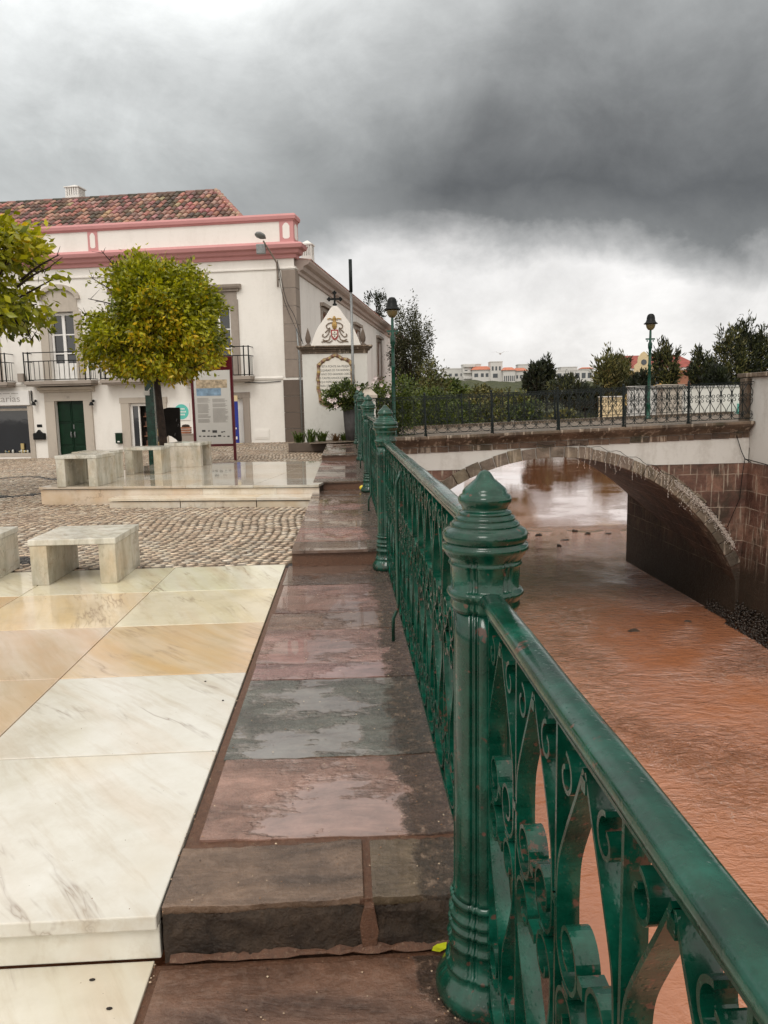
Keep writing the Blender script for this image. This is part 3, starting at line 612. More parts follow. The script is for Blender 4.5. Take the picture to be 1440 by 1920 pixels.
def railing_bay(y0, y1, z, label, first):
    e = empty('iron_railing', (XR, y0, z), 0, label, 'railing', 'iron railing bays along the quay')
    L = y1-y0; m = MB()
    top = [(.0305*math.cos(t), .017*math.sin(t)**.8) for t in np.linspace(.02, PI-.02, 15)]; prof = top+[(-.0315, -.003), (-.029, -.009), (-.014, -.011), (.014, -.011), (.029, -.009), (.0315, -.003)]
    n_ = len(prof); yv = np.linspace(0, L, 40); m.add([(p[0]*(1+random.uniform(-.02, .02)), y, 1.120+p[1]+.0015*math.sin(y*9)) for y in yv for p in prof], [(j*n_+i, j*n_+(i+1) % n_, (j+1)*n_+(i+1) % n_, (j+1)*n_+i) for j in range(39) for i in range(n_)]+[tuple(range(n_)), tuple(range(40*n_-1, 39*n_-1, -1))], smooth=True)
    m.build('handrail', 'green', e, fix=True)
    m = MB(); m.box(-.019, .019, 0, L, .050, .062); m.box(-.019, .019, 0, L, 1.090, 1.100); m.build('bottom_rail', 'green', e)
    n = int(round((L-.2)/SP)); sp = (L-.14)/n
    for i in range(n+1):
        if 'up' not in proto:
            q = MB(); q.box(-.017, .017, -.0045, .0045, .055, 1.10); proto['up'] = q.build('upright', 'green', e)
            u = proto['up']
        else: u = proto['up'].copy(); COL.objects.link(u); u.parent = e
        u.location = (0, .07+i*sp, 0)
    for i in range(n):
        if 'sc' not in proto:
            proto['sc'] = scroll_mesh(1.4, .038, .0075, 'x').build('scroll_panel', 'green', e); u = proto['sc']
        else: u = proto['sc'].copy(); COL.objects.link(u); u.parent = e
        u.location = (0, .07+(i+.5)*sp, .058); u.scale = (1, sp/SP, 1.035)
    m = MB(); ym = L*.56
    m.tube([(-.02, ym, 1.04), (-.045, ym, .985), (-.05, ym, .95), (-.05, ym, .25), (-.055, ym, .20), (-.082, ym, .145), (-.084, ym, .12), (-.084, ym, 0)], .011, 8)
    m.build('stay', 'green', e)
    return e
PY_ = [-2.85, 1.9, 6.65, 11.4, 16.15, 20.75]; PZ = [0, .16, .31, .44, .55]
bay_lbl = ['green scrollwork railing bay nearest the viewer, with rust spots on its wet handrail', 'green railing bay between the nearest and second posts', 'green railing bay between the second and third posts', 'green railing bay between the third and fourth posts', 'green railing bay furthest along, ending at the bridge']
for i in range(5): railing_bay(PY_[i]+.07, PY_[i+1]-.07, PZ[i], bay_lbl[i], i == 0)
def hexafoil(w):
    d = abs(((w+PI/6*0) % (PI/3)) if (w % (PI/3)) < PI/6 else PI/3-(w % (PI/3)))
    lobe = PI/6-d
    return -math.exp(-((d-.085)/.045)**2)-.35*(1-math.cos(lobe))*3
def make_post():
    e = empty('railing_post', (XR, PY_[1], 0), 0, 'x', 'post', 'cast iron posts of the quay railing')
    head = [(1432, .002, 0), (1428, .012, 0), (1420, .018, 0), (1410, .024, 0), (1400, .036, 0), (1388, .050, 0), (1380, .056, 0), (1374, .056, 0), (1370, .063, .05), (1362, .068, .1), (1352, .066, .1), (1345, .060, .1), (1338, .057, 0), (1334, .056, 0), (1331, .059, 0), (1329, .065, 0), (1324, .068, 0), (1322, .066, 0), (1320, .0665, 0), (1317, .073, 0), (1311, .0765, 0), (1308, .0745, 0), (1306, .075, 0), (1303, .083, 0), (1296, .087, 0), (1293, .0855, 0), (1291, .086, 0), (1288, .095, 0), (1284, .101, .02), (1276, .107, .04), (1262, .106, .04), (1253, .100, .04), (1250, .099, .0), (1248, .108, 0), (1236, .109, 0), (1230, .104, 0), (1222, .100, .3), (1212, .092, .9), (1204, .091, 1), (1200, .094, .6), (1196, .092, .9), (1190, .089, 1), (1138, .086, 1), (1134, .089, .5), (1131, .096, .35), (1124, .098, .3), (1116, .094, .35), (1108, .088, .5), (1104, .087, .8), (1094, .089, .5), (1086, .086, .8), (1078, .084, 1)]
    sc = lambda a: a*.115
    m = MB(); m.lathe([(r, z/1000, sc(a)) for z, r, a in reversed(head)], 144, hexafoil); m.build('finial_head', 'green', e)
    sh = [(.30, .091, .6), (.31, .088, .9), (.33, .086, 1), (1.0, .0805, 1), (1.079, .0805, 1)]
    m = MB(); m.lathe([(r, z, sc(a)*1.15) for z, r, a in sh], 144, hexafoil); m.build('shaft', 'green', e)
    bs = [(.0, .132, 0), (.022, .137, 0), (.040, .136, 0), (.055, .128, .1), (.075, .113, .4), (.09, .107, .6), (.094, .110, .5), (.102, .110, .5), (.106, .104, .8), (.16, .099, .9), (.164, .104, .6), (.172, .105, .5), (.178, .099, .8), (.205, .095, .9), (.209, .101, .5), (.218, .101, .5), (.222, .096, .7), (.235, .094, .8), (.24, .100, .5), (.25, .099, .5), (.258, .092, .8), (.28, .091, .9), (.283, .096, .5), (.293, .096, .5), (.301, .090, .7)]
    m = MB(); m.lathe([(r, z, sc(a)) for z, r, a in bs], 144, hexafoil); m.build('base', 'green', e)
    return e
post = make_post()
plab = ['large green cast iron post in the foreground with a stepped pointed cap', 'second green cast iron post along the walkway', 'third green cast iron post along the walkway', 'fourth green cast iron post, half hidden behind the third', 'last green cast iron post where the railing meets the bridge']
for i in range(5):
    p = post if i == 0 else copy_tree(post)
    p['label'] = plab[i]; p.location = (XR, PY_[i+1], PZ[i])
# ------------------------------------------------------------------ the townhouse (local frame: x right along the facade, y into the building)
def fac(u, v, depth=0.0):
    d = ray(u, v); n = Vector((math.sin(FA), math.cos(FA), 0)); o = Vector((CX, CY, 0))+n*depth
    t = (o.dot(n))/(d.dot(n)); p = d*t-Vector((CX, CY, 0)); return (p.x*math.cos(FA)-p.y*math.sin(FA), EYE+d.z*t)
def holes_wall(m, x0, x1, z0, z1, holes, ya, yb, **kw):
    xs = sorted({x0, x1, *[q for h in holes for q in h[:2]]}); zs = sorted({z0, z1, *[q for h in holes for q in h[2:]]})
    xs = [x for x in xs if x0 <= x <= x1]; zs = [z for z in zs if z0 <= z <= z1]
    for i in range(len(xs)-1):
        for j in range(len(zs)-1):
            cx, cz = (xs[i]+xs[i+1])/2, (zs[j]+zs[j+1])/2
            if any(h[0] < cx < h[1] and h[2] < cz < h[3] for h in holes): continue
            m.add([(xs[i], ya, zs[j]), (xs[i+1], ya, zs[j]), (xs[i+1], ya, zs[j+1]), (xs[i], ya, zs[j+1])], [(0, 1, 2, 3)], **kw)
    for h in holes:
        a, b, c, d = h; m.add([(a, ya, c), (a, yb, c), (a, yb, d), (a, ya, d)], [(0, 1, 2, 3)], **kw); m.add([(b, ya, c), (b, yb, c), (b, yb, d), (b, ya, d)], [(3, 2, 1, 0)], **kw)
        m.add([(a, ya, d), (a, yb, d), (b, yb, d), (b, ya, d)], [(0, 1, 2, 3)], **kw); m.add([(a, ya, c), (b, ya, c), (b, yb, c), (a, yb, c)], [(0, 1, 2, 3)], **kw)
def mould(m, prof, x0, x1, ret=None, **kw):
    """moulding along the facade, profile (out, z); ret = length returned along the side wall"""
    n = len(prof); pts = [(x0, 0)]; 
    A = [(x0, -o, z) for o, z in prof]; B = [(x1+(o if ret else 0), -o, z) for o, z in prof]
    fs = [(i, n+i, n+(i+1) % n, (i+1) % n) for i in range(n)]+[tuple(range(n))]
    vs = A+B
    if ret:
        vs += [(x1+o, ret, z) for o, z in prof]; fs += [(n+i, 2*n+i, 2*n+(i+1) % n, n+(i+1) % n) for i in range(n)]+[tuple(range(3*n-1, 2*n-1, -1))]
    else: fs += [tuple(range(2*n-1, n-1, -1))]
    m.add(vs, fs, **kw)
def building():
    e = empty('corner_building', (CX, CY, 0), -FA, 'white two storey building with pink cornice, balconies and a mossy tiled roof', 'building')
    wins = [-2.80, -5.72, -8.57, -11.75]; W = .50
    H = [(w-W, w+W, 2.64, 5.06) for w in wins]
    H += [(-13.4, -10.09, .06, 1.79), (-9.04, -7.93, -.3, 1.93), (-6.2, -5.1, -.2, 1.80), (-3.0, -1.98, -.2, 1.88)]
    m = MB(); holes_wall(m, -16, 0, -.6, 6.99, H, 0, .32)
    m.add([(-16, 0, -.6), (-16, 12, -.6), (-16, 12, 7.7), (-16, 0, 7.7)], [(0, 1, 2, 3)]); m.build('wall', 'white', e)
    SW = [(4.2, 5.6), (11.6, 13.0), (19.3, 20.8), (27.5, 29)]
    m = MB(); k = MB(); holes_wall(k, 0, 35, -.6, 6.3, [(a, b, 3.25, 5.25) for a, b in SW], 0, .25)
    m.add([(-y, x, z) for x, y, z in k.v], k.f); m.add([(0, 35, -.6), (-12, 35, -.6), (-12, 35, 6.75), (0, 35, 6.75)], [(0, 1, 2, 3)])
    m.build('side_wall', 'white2', e, fix=False)
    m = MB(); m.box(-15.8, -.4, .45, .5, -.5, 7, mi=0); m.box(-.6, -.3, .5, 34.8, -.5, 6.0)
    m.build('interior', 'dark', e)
    # corner quoin
    m = MB(); zz = 2.56
    for z0, z1 in zip(np.linspace(2.58, 6.16, 7)[:-1], np.linspace(2.58, 6.16, 7)[1:]): m.box(-.44, .035, -.035, .55, z0, z1-.012)
    m.build('quoin', 'quoin', e, .004)
    m = MB()
    for z0, z1 in zip(np.linspace(-.3, 2.50, 6)[:-1], np.linspace(-.3, 2.50, 6)[1:]): m.box(-.52, .045, -.045, .62, z0, z1-.014)
    m.build('quoin', 'darkquoin', e, .004, label='darker lower corner stones')
    m = MB(); mould(m, [(0, 2.50), (.035, 2.51), (.05, 2.57), (.03, 2.60), (0, 2.61)], -16, -.53); mould(m, [(0, 6.17), (.05, 6.19), (.05, 6.23), (0, 6.25)], -16, 0, .8); m.build('string_course', 'white', e)
    m = MB(); mould(m, [(0, 6.53), (.07, 6.54), (.10, 6.64), (.20, 6.68), (.24, 6.78), (.36, 6.82), (.40, 6.93), (.30, 7.00), (.08, 7.04), (0, 7.09)], -16, 0, .38)
    m.build('cornice', 'pink', e)
    m = MB(); mould(m, [(-.25, 7.74), (.03, 7.74), (.06, 7.79), (.10, 7.80), (.12, 7.90), (.08, 7.97), (-.25, 8.0)], -16, 0, .62)
    for (a, b) in ((-7.33, -6.97), (-.46, 0), (-13.2, -12.85)): m.box(a, b+(.012 if b == 0 else 0), -.022, .05, 7.05, 7.75)
    m.box(-.05, .02, -.02, .62, 7.05, 7.75); m.build('parapet_coping', 'pink', e)
    m = MB(); m.box(-16, 0, 0, .25, 7.0, 7.76); m.box(-.25, 0, .251, .62, 7.0, 7.76); m.prism([(.12, 7.22), (.2, 7.17), (.42, 7.17), (.5, 7.22), (.5, 7.58), (.42, 7.66), (.31, 7.69), (.2, 7.66), (.12, 7.58)], .021, .03, 'x')
    for (a, b) in ((-7.33, -6.97), (-.46, 0)):
        c = (a+b)/2; w = (b-a)*.26; P = [(c-w, 7.22), (c-w*.55, 7.17), (c+w*.55, 7.17), (c+w, 7.22), (c+w, 7.58), (c+w*.55, 7.66), (c, 7.69), (c-w*.55, 7.66), (c-w, 7.58)]
        m.prism(P, -.032, -.01)
    m.build('parapet', 'white', e)
    # side eave, running down the long wall
    m = MB(); P = [(0, 6.06), (.07, 6.07), (.09, 6.17), (.20, 6.21), (.24, 6.33), (.38, 6.37), (.46, 6.47), (.46, 6.54), (-.3, 6.56)]
    n = len(P); m.add([(o, .36, z) for o, z in P]+[(o, 35.3, z-.24) for o, z in P], [(i, (i+1) % n, n+(i+1) % n, n+i) for i in range(n)]+[tuple(range(n)), tuple(range(2*n-1, n-1, -1))]); m.build('side_eave', 'eave', e, fix=True)
    # roofs
    roof = MB(); A = fac(405, 360, 4.2); zr = A[1]; xr = A[0]; ze = 7.72; y_e, y_r = .45, 4.2; L = math.hypot(y_r-y_e, zr-ze)
    B = fac(450, 403, .6); xe = B[0]+.35
    def hipx(t): return xe+(xr-xe)*t
    roof.add([(-16, y_e, ze-.05), (xe, y_e, ze-.05), (xr, y_r, zr-.05), (-16, y_r, zr-.05)], [(0, 1, 2, 3)], col=(.06, .04, .03))
    roof.add([(xe, y_e, ze-.05), (xe, 2*y_r, ze-.05), (xr, y_r, zr-.05)], [(0, 1, 2)], col=(.06, .04, .03))
    roof.add([(xe, 2*y_r, ze-.05), (-16, 2*y_r, ze-.05), (-16, y_r, zr-.05), (xr, y_r, zr-.05)], [(0, 1, 2, 3)], col=(.10, .05, .04))
    cols = [(.40, .18, .15), (.44, .21, .17), (.35, .15, .125), (.42, .27, .19), (.26, .13, .11), (.15, .09, .07), (.40, .22, .18)]
    ux = (y_r-y_e)/L; uz = (zr-ze)/L; nt = 10; tl = L/nt
    x = -16
    while x < xe:
        for j in range(nt):
            t0 = j/nt
            if x > hipx(t0+.05): continue
            c = random.choice(cols) if random.random() > .16*(1+j*.15) else (.10, .07, .052)
            a0 = t0*L-.03; a1 = a0+tl+.05; vs = []
            jx = random.uniform(-.012, .012)
            for a, r, lift in ((a0, .098, .03), (a1, .078, .0)):
                for q in range(7):
                    w = PI*q/6; dx = r*math.cos(w)+jx; h = r*math.sin(w)*.95+lift
                    vs.append((x+dx, y_e+a*ux-h*uz, ze+a*uz+h*ux))
            roof.add(vs, [(q, q+1, 7+q+1, 7+q) for q in range(6)]+[(0, 1, 2, 3, 4, 5, 6)], col=tuple(w*random.uniform(.85, 1.15) for w in c), smooth=False)
        x += .236
    for j in range(16):
        a, b = j/16, (j+1)/16; p = lambda t: (xe+(xr-xe)*t, y_e+(y_r-y_e)*t, ze+(zr-ze)*t+.05); roof.tube([p(a), p(b+.01)], [.10, .085], 8, col=random.choice(cols[:4]))
    x = xr
    while x > -16: roof.tube([(x, y_r, zr+.03), (x-.42, y_r, zr+.03)], [.085, .10], 8, col=random.choice([cols[5], cols[5], (.05, .045, .03), cols[4]])); x -= .4
    # lean roof over the side wing
    for j in range(150):
        y = .45+j*.232; dz_ = -.34-.24*j/150; c = random.choice(cols); vs = []
        for a, r in ((-.02, .10), (2.6, .09)):
            for q in range(5): w = PI*q/4; vs.append((.48-a*.92, y+r*math.cos(w), 6.85+dz_+a*.12+r*math.sin(w)*.5))
        roof.add(vs, [(q, q+1, 5+q+1, 5+q) for q in range(4)], col=c)
    roof.add([(.44, .45, 6.50), (.44, 35.2, 6.26), (-3.5, 35.2, 6.8), (-3.5, .45, 6.9)], [(0, 1, 2, 3)], col=(.1, .05, .04))
    rf = roof.build('roof', 'tile', e)
    def chimney(x, y, z0, w, h):
        m = MB(); m.box(x-w/2, x+w/2, y-w/2, y+w/2, z0-1.2, z0+.05); n = 6
        for i in range(n):
            q = x-w/2+w*(i+.5)/n; m.box(q-w*.05, q+w*.05, y-w/2, y-w/2+.05, z0+.05, z0+h*.72); m.box(q-w*.05, q+w*.05, y+w/2-.05, y+w/2, z0+.05, z0+h*.72)
            m.box(x-w/2, x-w/2+.05, y-w/2+w*(i+.4)/n, y-w/2+w*(i+.6)/n, z0+.05, z0+h*.72); m.box(x+w/2-.05, x+w/2, y-w/2+w*(i+.4)/n, y-w/2+w*(i+.6)/n, z0+.05, z0+h*.72)
        m.box(x-w*.56, x+w*.56, y-w*.56, y+w*.56, z0+h*.72, z0+h*.8)
        k = h*.8+z0; m.add([(x-w*.5, y-w*.5, k), (x+w*.5, y-w*.5, k), (x+w*.5, y+w*.5, k), (x-w*.5, y+w*.5, k), (x, y, z0+h*1.05)], [(0, 1, 4), (1, 2, 4), (2, 3, 4), (3, 0, 4)])
        m.build('chimney', 'roofwhite', rf, label='slotted white chimney')
    p = fac(142, 372, 4.6); chimney(p[0], 4.6, p[1], .58, .50)
    p = fac(577, 484, 3.2); chimney(p[0], 3.2, p[1], .42, .62)
    # windows, balconies
    for i, w in enumerate(wins):
        f = MB(); a, b, z0, z1 = w-W+.02, w+W-.02, 2.66, 5.04
        f.box(a, a+.08, .16, .24, z0, z1); f.box(b-.08, b, .16, .24, z0, z1); f.box(a+.08, b-.08, .16, .24, z1-.09, z1); f.box(w-.055, w+.055, .15, .24, z0, z1-.09)
        for (p, q) in ((a+.08, w-.055), (w+.055, b-.08)):
            for zz in (4.28, 3.62): f.box(p, q, .17, .23, zz-.022, zz+.022)
            f.box(p, q, .18, .23, z0, z0+.62); f.box(p+.05, q-.05, .165, .18, z0+.08, z0+.54)
        fo = f.build('window', 'frame_white', e, .004)
        g = MB(); g.box(a+.07, b-.07, .198, .206, z0+.6, z1-.08); g.build('pane', 'glass', fo)
        s = MB(); s.box(w-W-.30, w-W-.001, -.05, .02, 2.66, 5.06); s.box(w+W+.001, w+W+.28, -.05, .02, 2.66, 5.06)
        if i == 0 or i == 1:
            s.box(w-W-.30, w+W+.28, -.045, .02, 5.062, 5.25); s.box(w-W-.26, w+W+.24, -.03, .02, 5.252, 5.52); s.box(w-W-.36, w+W+.34, -.10, .02, 5.522, 5.60)
            s.prism([(0.02, 5.602), (-.16, 5.602), (-.20, 5.66), (-.22, 5.74), (.02, 5.76)], w-W-.44, w+W+.42, 'x')
        else:
            s.box(w-W-.2, w+W+.2, -.045, .02, 5.062, 5.20)
            P = [(w-W-.16, 5.2)]+[(w-(W+.16)*math.cos(t), 5.48+.36*math.sin(t)) for t in np.linspace(0, PI, 15)]+[(w+W+.16, 5.2)]; s.prism(P, -.03, .02)
            for t0, t1 in zip(np.linspace(0, PI, 15)[:-1], np.linspace(0, PI, 15)[1:]):
                c = lambda r, rz, t: (w-r*math.cos(t), 5.48+rz*math.sin(t)); r1, r2 = W+.16, W+.30
                s.prism([c(r1, .36, t0), c(r1, .36, t1), c(r2, .52, t1), c(r2, .52, t0)], -.13, .02)
        s.build('window_surround', 'trimstone' if i < 2 else 'palestone', e, .006)
        bw = 1.27; o = .55; sl = MB(); sl.box(w-bw, w+bw, -o, 0, 2.52, 2.64); sl.box(w-bw+.05, w+bw-.05, -o+.05, 0, 2.46, 2.519); sb = sl.build('balcony', 'trimstone', e, .008)
        r = MB(); top, mid, lo = 3.63, 3.33, 2.68; X0, X1, Y = w-bw+.04, w+bw-.04, -o+.04
        for z in (top, mid, lo):
            r.tube([(X0, -.01, z), (X0, Y, z)], .015, 6); r.tube([(X0, Y, z), (X1, Y, z)], .016, 6); r.tube([(X1, Y, z), (X1, -.01, z)], .015, 6)
        for x in (X0, X1, X0+.17, X1-.17): r.tube([(x, Y, 2.64), (x, Y, top+.03)], .024, 6)
        for q in range(1, 13):
            if q not in (1, 12): x = X0+(X1-X0)*q/13; r.tube([(x, Y, lo), (x, Y, mid)], .012, 5); r.ball((x, Y, 3.0), .016, 6)
        for q in range(1, 4):
            for x in (X0, X1): r.tube([(x, -o*q/4, lo), (x, -o*q/4, mid)], .009, 5)
        r.build('balcony_railing', 'iron', sb)
    # side windows
    for a, b in SW:
        s = MB(); s.box(0, .05, a-.22, a, 3.1, 5.4); s.box(0, .05, b, b+.22, 3.1, 5.4); s.box(0, .05, a, b, 5.26, 5.42); s.box(0, .17, a-.3, b+.3, 5.43, 5.56); s.box(0, .10, a-.2, b+.2, 3.08, 3.24)
        s.box(-.18, -.12, a, b, 3.25, 5.25, mi=1)
        for q in np.linspace(3.3, 5.2, 26): s.box(-.12, -.10, a+.06, b-.06, q-.02, q+.02, mi=1)
        s.build('window', ['trimstone', 'wood'], e, label='shuttered side window')
    # shop window on the left
    m = MB(); m.box(-13.5, -10.02, -.05, .0, 1.80, 1.90); m.box(-10.12, -9.93, -.04, .02, -.3, 1.79); m.box(-13.4, -10.12, .10, .16, 1.62, 1.70); m.box(-13.4, -10.1, -.02, .1, -.05, .07); m.box(-12.2, -12.12, .10, .16, .06, 1.62)
    sh = m.build('shop_window', 'palestone', e)
    m = MB(); m.box(-13.4, -10.1, .2, .21, .06, 1.79); m.build('pane', 'glass', sh)
    m = MB()
    for q in range(16):
        x = random.uniform(-11.6, -10.2); r = random.uniform(.03, .06); m.ball((x, .14, .08+r), (r, r*.8, r*random.uniform(.7, 1.5)), 6, col=random.choice([(.5, .45, .3), (.2, .3, .35), (.4, .3, .1), (.6, .6, .55)]))
    m.box(-10.6, -10.48, .12, .17, .2, .42, col=(.45, .35, .15)); m.build('window_display', 'tile', sh)
    # green double door
    m = MB(); c = -8.485
    m.box(-9.42, -9.041, -.06, .02, -.3, 1.93); m.box(-7.929, -7.60, -.06, .02, -.3, 1.93); m.box(-9.42, -7.60, -.055, .02, 1.932, 2.24)
    m.prism([(.02, 2.242), (-.10, 2.242), (-.14, 2.30), (-.24, 2.33), (-.30, 2.42), (.02, 2.455)], -9.55, -7.47, 'x')
    ds_ = m.build('door_surround', 'palestone', e, .008)
    text('11', .13, 'door_number', 'ink', ds_, (c, -.058, 2.02))
    d = MB(); d.box(-9.04, c-.006, .14, .19, -.2, 1.93); d.box(c+.006, -7.93, .14, .19, -.2, 1.93)
    for a, b in ((-8.98, c-.05), (c+.05, -7.99)):
        for z0, z1 in ((-.05, .28), (.36, 1.12), (1.2, 1.84)): d.box(a, b, .118, .14, z0, z1)
        d.box(a-.03, b+.03, .11, .14, 1.145, 1.175)
    dd = d.build('door', 'door_green', e, .01)
    h = MB()
    for x in (c-.07, c+.07): h.box(x-.02, x+.02, .09, .12, .62, .82); h.tube([(x, .10, .64), (x, .055, .66), (x, .055, .76), (x, .10, .78)], .010, 6)
    h.box(c+.03, c+.06, .1, .12, .92, 1.08); h.build('handle', 'galv', dd)
    # open shop doorway with shelves inside
    m = MB(); m.box(-6.52, -6.201, -.05, .02, -.3, 1.80); m.box(-5.099, -4.8, -.05, .02, -.3, 1.80); m.box(-6.55, -4.77, -.06, .02, 1.802, 2.0); m.build('door_surround', 'palestone', e, .008)
    m = MB(); m.box(-6.2, -6.13, .08, .2, -.2, 1.79); m.box(-5.17, -5.1, .08, .2, -.2, 1.79); m.box(-6.13, -5.17, .08, .2, 1.70, 1.79); m.box(-5.93, -5.88, .1, .16, -.2, 1.7); m.box(-6.13, -5.93, .12, .13, -.2, 1.7, mi=1)
    m.build('door_frame', ['frame_white', 'glass'], e)
    m = MB()
    for z in (.25, .6, .95, 1.3): 
        m.box(-5.85, -5.18, .3, .44, z, z+.03, col=(.3, .14, .08))
        for q in range(7): x = -5.8+q*.09; m.box(x, x+.06, .32, .42, z+.03, z+random.uniform(.15, .28), col=random.choice([(.4, .10, .05), (.3, .2, .08), (.12, .05, .03), (.45, .3, .1)]))
    m.build('shelf', 'tile', e, label='shelves with reddish goods inside the open doorway')
    # doorway behind the board
    m = MB(); m.box(-2.0, -1.76, -.05, .02, -.2, 1.90); m.box(-3.22, -3.0, -.05, .02, -.2, 1.90); m.box(-3.24, -1.74, -.05, .02, 1.902, 2.1); m.build('door_surround', 'trimstone', e, .008)
    m = MB(); m.box(-2.98, -2.0, .16, .2, -.2, 1.88); m.build('door', 'frame_white', e)
    m = MB(); a, b = fac(478, 823), fac(505, 805); m.box(a[0], b[0], -.02, .01, a[1], b[1]); m.box(a[0]+.04, b[0]-.04, -.03, -.02, a[1]+.05, b[1]-.05); m.build('vent', 'white', e)
    m = MB(); m.tube([(.10, -.10, .1), (.10, -.10, 2.4), (.09, -.10, 3.3), (.02, -.07, 4.2)], .028, 8); m.build('downpipe', 'galv', e)
    m = MB(); m.tube([(-1.9, -.03, 2.43), (-1.2, -.03, 2.41), (-.6, -.03, 2.45)], .012, 5); m.build('wall_cable', 'iron', e)
    return e
B = building()
def on_wall(name, label, cat, x, z, group=None): # a thing hung on the facade
    p = Vector((CX, CY, 0))+Vector((math.cos(FA)*x, -math.sin(FA)*x, z)); return empty(name, p, -FA, label, cat, group)
# shop sign
a, b = fac(0, 735), fac(57, 762); e = on_wall('shop_sign', 'long white shop sign with grey letters above the display window', 'sign', -11.7, 2.06)
m = MB(); m.box(-1.75, 1.72, -.09, -.01, -.245, .27); m.build('board', 'paperwhite', e, .006)
text('atarias', .34, 'lettering', 'greyink', e, (1.38, -.092, -.12), align='RIGHT', sx=1.22)
m = MB()
for i in range(9): m.box(-1.6+i*.33, -1.6+i*.33+.27, -.094, -.09, .170, .192)
m.build('small_print', 'greyink', e)
m = MB(); m.tube([(1.80, -.05, .27), (1.80, -.05, -.1), (1.92, -.1, -.2)], .022, 6); m.build('bracket', 'iron', e)
for i, (u, v, lb) in enumerate(((70, 757, 'small black wall lamp left of the green door'), (178, 757, 'small black wall lamp right of the green door'))):
    p = fac(u, v); e = on_wall('wall_lamp', lb, 'lamp', p[0], p[1], 'wall lamps beside the green door')
    m = MB(); m.ball((0, -.10, .10), .05, 8); m.tube([(0, 0, .1), (0, -.1, .1), (-.02, -.16, .06)], .012, 6); m.build('arm', 'iron', e)
    m = MB(); m.lathe([(.02, .07), (.05, .05), (.085, -.05), (.09, -.06)], 14, cx=-.05, cy=-.16); m.build('shade', 'iron', e)
p = fac(76, 818); e = on_wall('mailbox', 'black pointed mailbox on the wall left of the green door', 'mailbox', p[0], p[1])
m = MB(); m.prism([(-.22, -.12), (.22, -.12), (.22, .11), (.10, .13), (0, .24), (-.10, .13), (-.22, .11)], -.12, -.005); m.box(-.19, .19, -.135, -.12, -.06, -.03); m.box(-.1, .1, -.02, -.003, .33, .43); m.build('box', 'iron', e, .006)
p = fac(225, 822); e = on_wall('letter_box', 'dark green letter box beside the open shop doorway', 'mailbox', p[0], p[1])
m = MB(); m.box(-.12, .12, -.12, 0, -.18, .17); m.box(-.13, .13, -.13, 0, .172, .20); m.build('box', 'door_green', e, .02); m = MB(); m.box(-.04, .04, -.13, -.121, -.13, -.09); m.build('slot', 'frame_white', e)
p = fac(341, 772); e = on_wall('round_sign', 'white square sign with a round turquoise emblem', 'sign', p[0], p[1])
m = MB(); m.box(-.30, .30, -.03, -.0, -.30, .30); m.build('plate', 'paperwhite', e); m = MB(); m.prism([(.265*math.cos(t), .265*math.sin(t)) for t in np.linspace(0, 2*PI, 41)[:-1]], -.036, -.03); m.build('disc', 'teal', e)
m = MB()
for z, w in ((.10, .11), (.0, .17), (-.10, .13)):
    for i in range(-3, 4):
        if abs(i*.05) < w: m.box(i*.05-.017, i*.05+.017, -.04, -.0362, z-.028, z+.028)
m.build('lettering', 'paperwhite', e)
p = fac(446, 765); e = on_wall('blue_banner', 'narrow blue banner stand with a pale top, behind the information board', 'banner', p[0], .33)
m = MB(); m.box(-.11, .11, -.34, -.31, .02, 1.46); m.build('banner', 'blue', e); m = MB(); m.box(-.11, .11, -.342, -.308, 1.46, 1.66); m.box(-.2, .2, -.42, -.24, 0, .02); m.build('top', 'cream', e)
m = MB(); m.box(-.09, .05, -.345, -.341, .15, .25); m.box(-.06, .04, -.345, -.341, .5, .56); m.build('print', 'paperwhite', e)
for (u, v, lb) in ((31, 705, 'grey floodlight between the two left balconies'),):
    p = fac(45, 708); e = on_wall('floodlight', lb, 'lamp', p[0], p[1])
    m = MB(); m.box(-.12, .10, -.22, -.06, -.16, .14); m.tube([(0, 0, 0), (0, -.08, 0)], .02, 6); m.build('housing', 'trimstone', e, .02)
